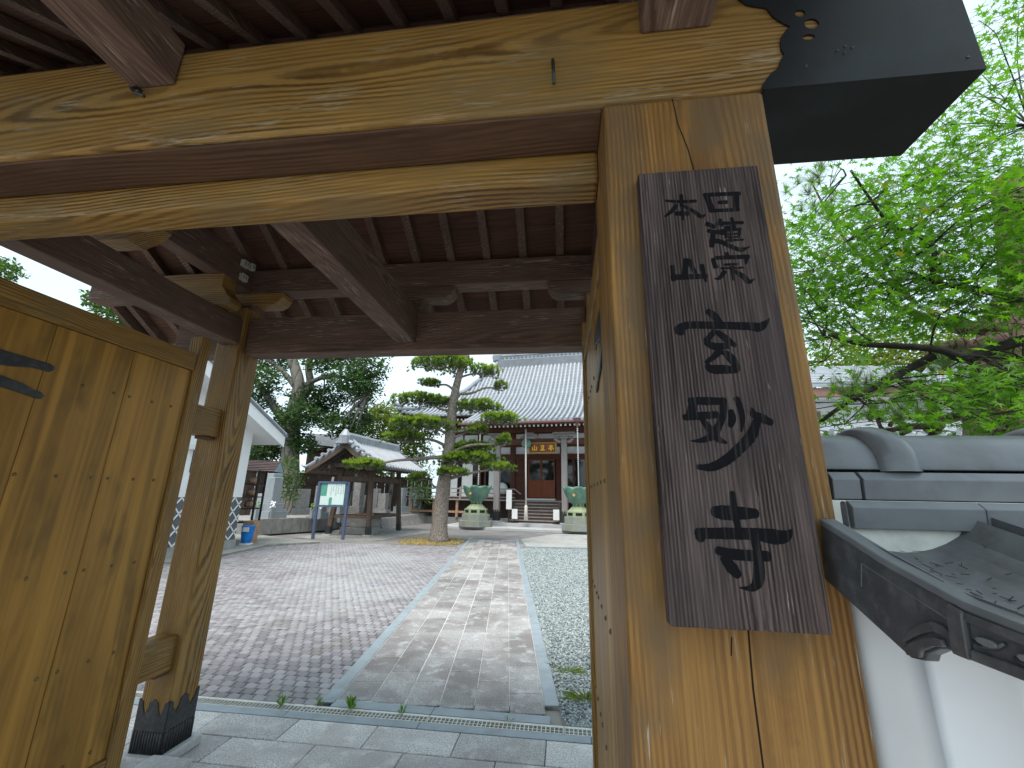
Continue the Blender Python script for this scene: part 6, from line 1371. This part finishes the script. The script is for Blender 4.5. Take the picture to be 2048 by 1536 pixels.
# --- broad-leaved trees
def blobs(name, B, per, size, mat, parent, origin, sq=.75):
    P = []
    for x, y, z, r_ in B:
        n = int(per*r_*r_); d_ = rng.normal(size=(n, 3)); d_ /= np.linalg.norm(d_, axis=1)[:, None]; q = r_*(.35+.65*rng.random(n)**.5)
        lump = 1+.28*np.sin(d_[:, 0]*5+x*3)*np.cos(d_[:, 2]*6+y)+.18*np.sin(d_[:, 1]*11+z)
        P.append(np.array([x, y, z])+d_*(q*lump)[:, None]*np.array([1.12, 1, sq]))
    P = np.concatenate(P); n = len(P)
    return stuff(scatter(name, LEAF4[0], LEAF4[1], P, rotmats(n, .35), size*(.7+.6*rng.random(n)), mat, parent, origin))
ZK = thing('broadleaf_tree', 'big old grey-trunked tree with dark ivy-clad limbs behind the graveyard', 'tree', (-14.7, 22, 0))
zl0 = T_ZL[0]; C_ = curve([(-14.5, 22, -.1), (-14.6, 22, .4)]+zl0, 3); obj('trunk', MB().tube(C_, [.62-.40*(i/len(C_)) for i in range(len(C_))], 12), BARKZ, ZK, smooth=True)
for L_, r0 in zip(T_ZL[1:], (.30, .28, .16, .2, .2, .14)):
    C_ = curve([(p[0], p[1]+.25*math.sin(i*1.9), p[2]) for i, p in enumerate(L_)], 4); obj('limb', MB().tube(C_, [max(.04, r0*(1-.65*i/len(C_))) for i in range(len(C_))], 8), BARKZ, ZK, smooth=True)
tw = MB()
for (x, y, z, r_) in T_ZEL:
    b0 = min([Vector(p) for L_ in T_ZL for p in L_], key=lambda q: (q-Vector((x, y, z))).length)
    for k in range(5): e = Vector((x+random.gauss(0, r_*.5), y+random.gauss(0, r_*.5), z+random.gauss(0, r_*.4))); tw.tube(curve([b0, b0.lerp(e, .5)+Vector((0, 0, .15)), e], 3), [.06, .05, .045, .035, .03, .025, .02], 4)
stuff(obj('twigs', tw, BARKZ, ZK, fix=False))
blobs('crown', T_ZEL, 1000, .19, BROAD, ZK, (-14.5, 22, 6))
hi_ = [(-17.5, 22, 11.5, 2.2), (-14.8, 22.5, 12.2, 2.5), (-12.2, 22, 11.2, 2.0), (-10.6, 21.5, 9.6, 1.1), (-18.5, 22, 9.6, 1.5)]
blobs('upper_crown', hi_, 200, .2, BROADM, ZK, (-14.5, 22, 11))
def tree(name, label, base, top, B, per, size, mat, r0=.25, sq=.8):
    t = thing(name, label, 'tree', base); c = Vector(base)
    obj('trunk', MB().tube(curve([c, c.lerp(Vector(top), .5)+Vector((.2, 0, 0)), Vector(top)], 4), [r0*(1-.06*i) for i in range(9)], 8), BARKZ, t, smooth=True)
    for x, y, z, r_ in B[:7]: obj('branch', MB().tube(curve([Vector(top)*.0+c.lerp(Vector(top), .7), c.lerp(Vector(top), .7).lerp(Vector((x, y, z)), .5)+Vector((0, 0, .2)), (x, y, z)], 3), [r0*.4*(1-.11*i) for i in range(7)], 6), BARKZ, t, smooth=True)
    blobs('crown', B, per, size, mat, t, tuple(top), sq); return t
tree('broadleaf_tree', 'tree crowns seen through the gap above the left gate door', (-24.5, 20, 0), (-24.5, 20, 11), T_OVER, 700, .24, BROADM, .35)
tree('broadleaf_tree', 'yellow-green tree behind the wash pavilion and the pine', (-11.3, 27.0, 0), (-11.3, 27, 5.5), T_YEL, 850, .19, BROADY, .2)
tree('pine_tree', 'dark pine rising behind the wash pavilion roof', (-12.9, 25.0, 0), (-12.6, 25, 6.5), [(-12.5, 25, 5.4, .8), (-12.2, 25, 6.2, .7), (-12.9, 25, 6.6, .7), (-13.0, 25, 4.3, .55), (-12.0, 25, 4.6, .5)], 420, .17, BROAD, .13, .45)
tree('shrub', 'bright leafy shrub at the foot of the big tree', (-13.3, 19.6, .5), (-13.3, 19.6, 2.2), T_SHR, 900, .12, BROADM, .05, 1)
tree('shrub', 'green shrub at the corner of the hall veranda behind the pavilion', (-8.6, 25.0, .3), (-8.6, 25.0, 2.2), [(-8.6, 25, 2.0, .7), (-8.2, 24.8, 1.5, .6), (-8.9, 25, 2.7, .6), (-8.3, 25.2, 3.0, .6)], 600, .14, BROADM, .06, 1)
for i, (x, y, z, r_) in enumerate(T_HIL[:6]):
    tree('broadleaf_tree', ('pale green tree over the house roof, leftmost of the row', 'pale green tree over the house roof, second from the left', 'pale green tree over the house roof, third from the left', 'pale green tree over the house roof, fourth from the left', 'pale green tree over the house roof, fifth from the left', 'pale green tree over the house roof, rightmost of the row')[i], (x, y, 0), (x, y, z-1), [(x, y, z, r_), (x-.8, y, z-2.4, r_), (x+1, y+.5, z-3.0, r_), (x, y-.6, z-4.6, r_*1.1), (x+.6, y, z-6.5, r_*1.1)], 130, .34, BROADY, .3, .9)['group'] = 'trees behind the house'
random.seed(9)
for i in range(5):
    x = (1.5, 8, 15, 22, -30)[i]; y = (38, 40, 42, 40, 34)[i]
    tree('broadleaf_tree', 'distant tree standing ' + ('behind the right end of the hall', 'far behind the white house, left part', 'far behind the white house, middle part', 'far behind the white house, right part', 'far left behind the storehouse')[i], (x, y, 0), (x, y, 5), [(x+random.uniform(-2, 2), y+random.uniform(-1, 1), random.uniform(3, 8), random.uniform(1.6, 2.4)) for _ in range(7)], 90, .4, BROADM, .35, .9)
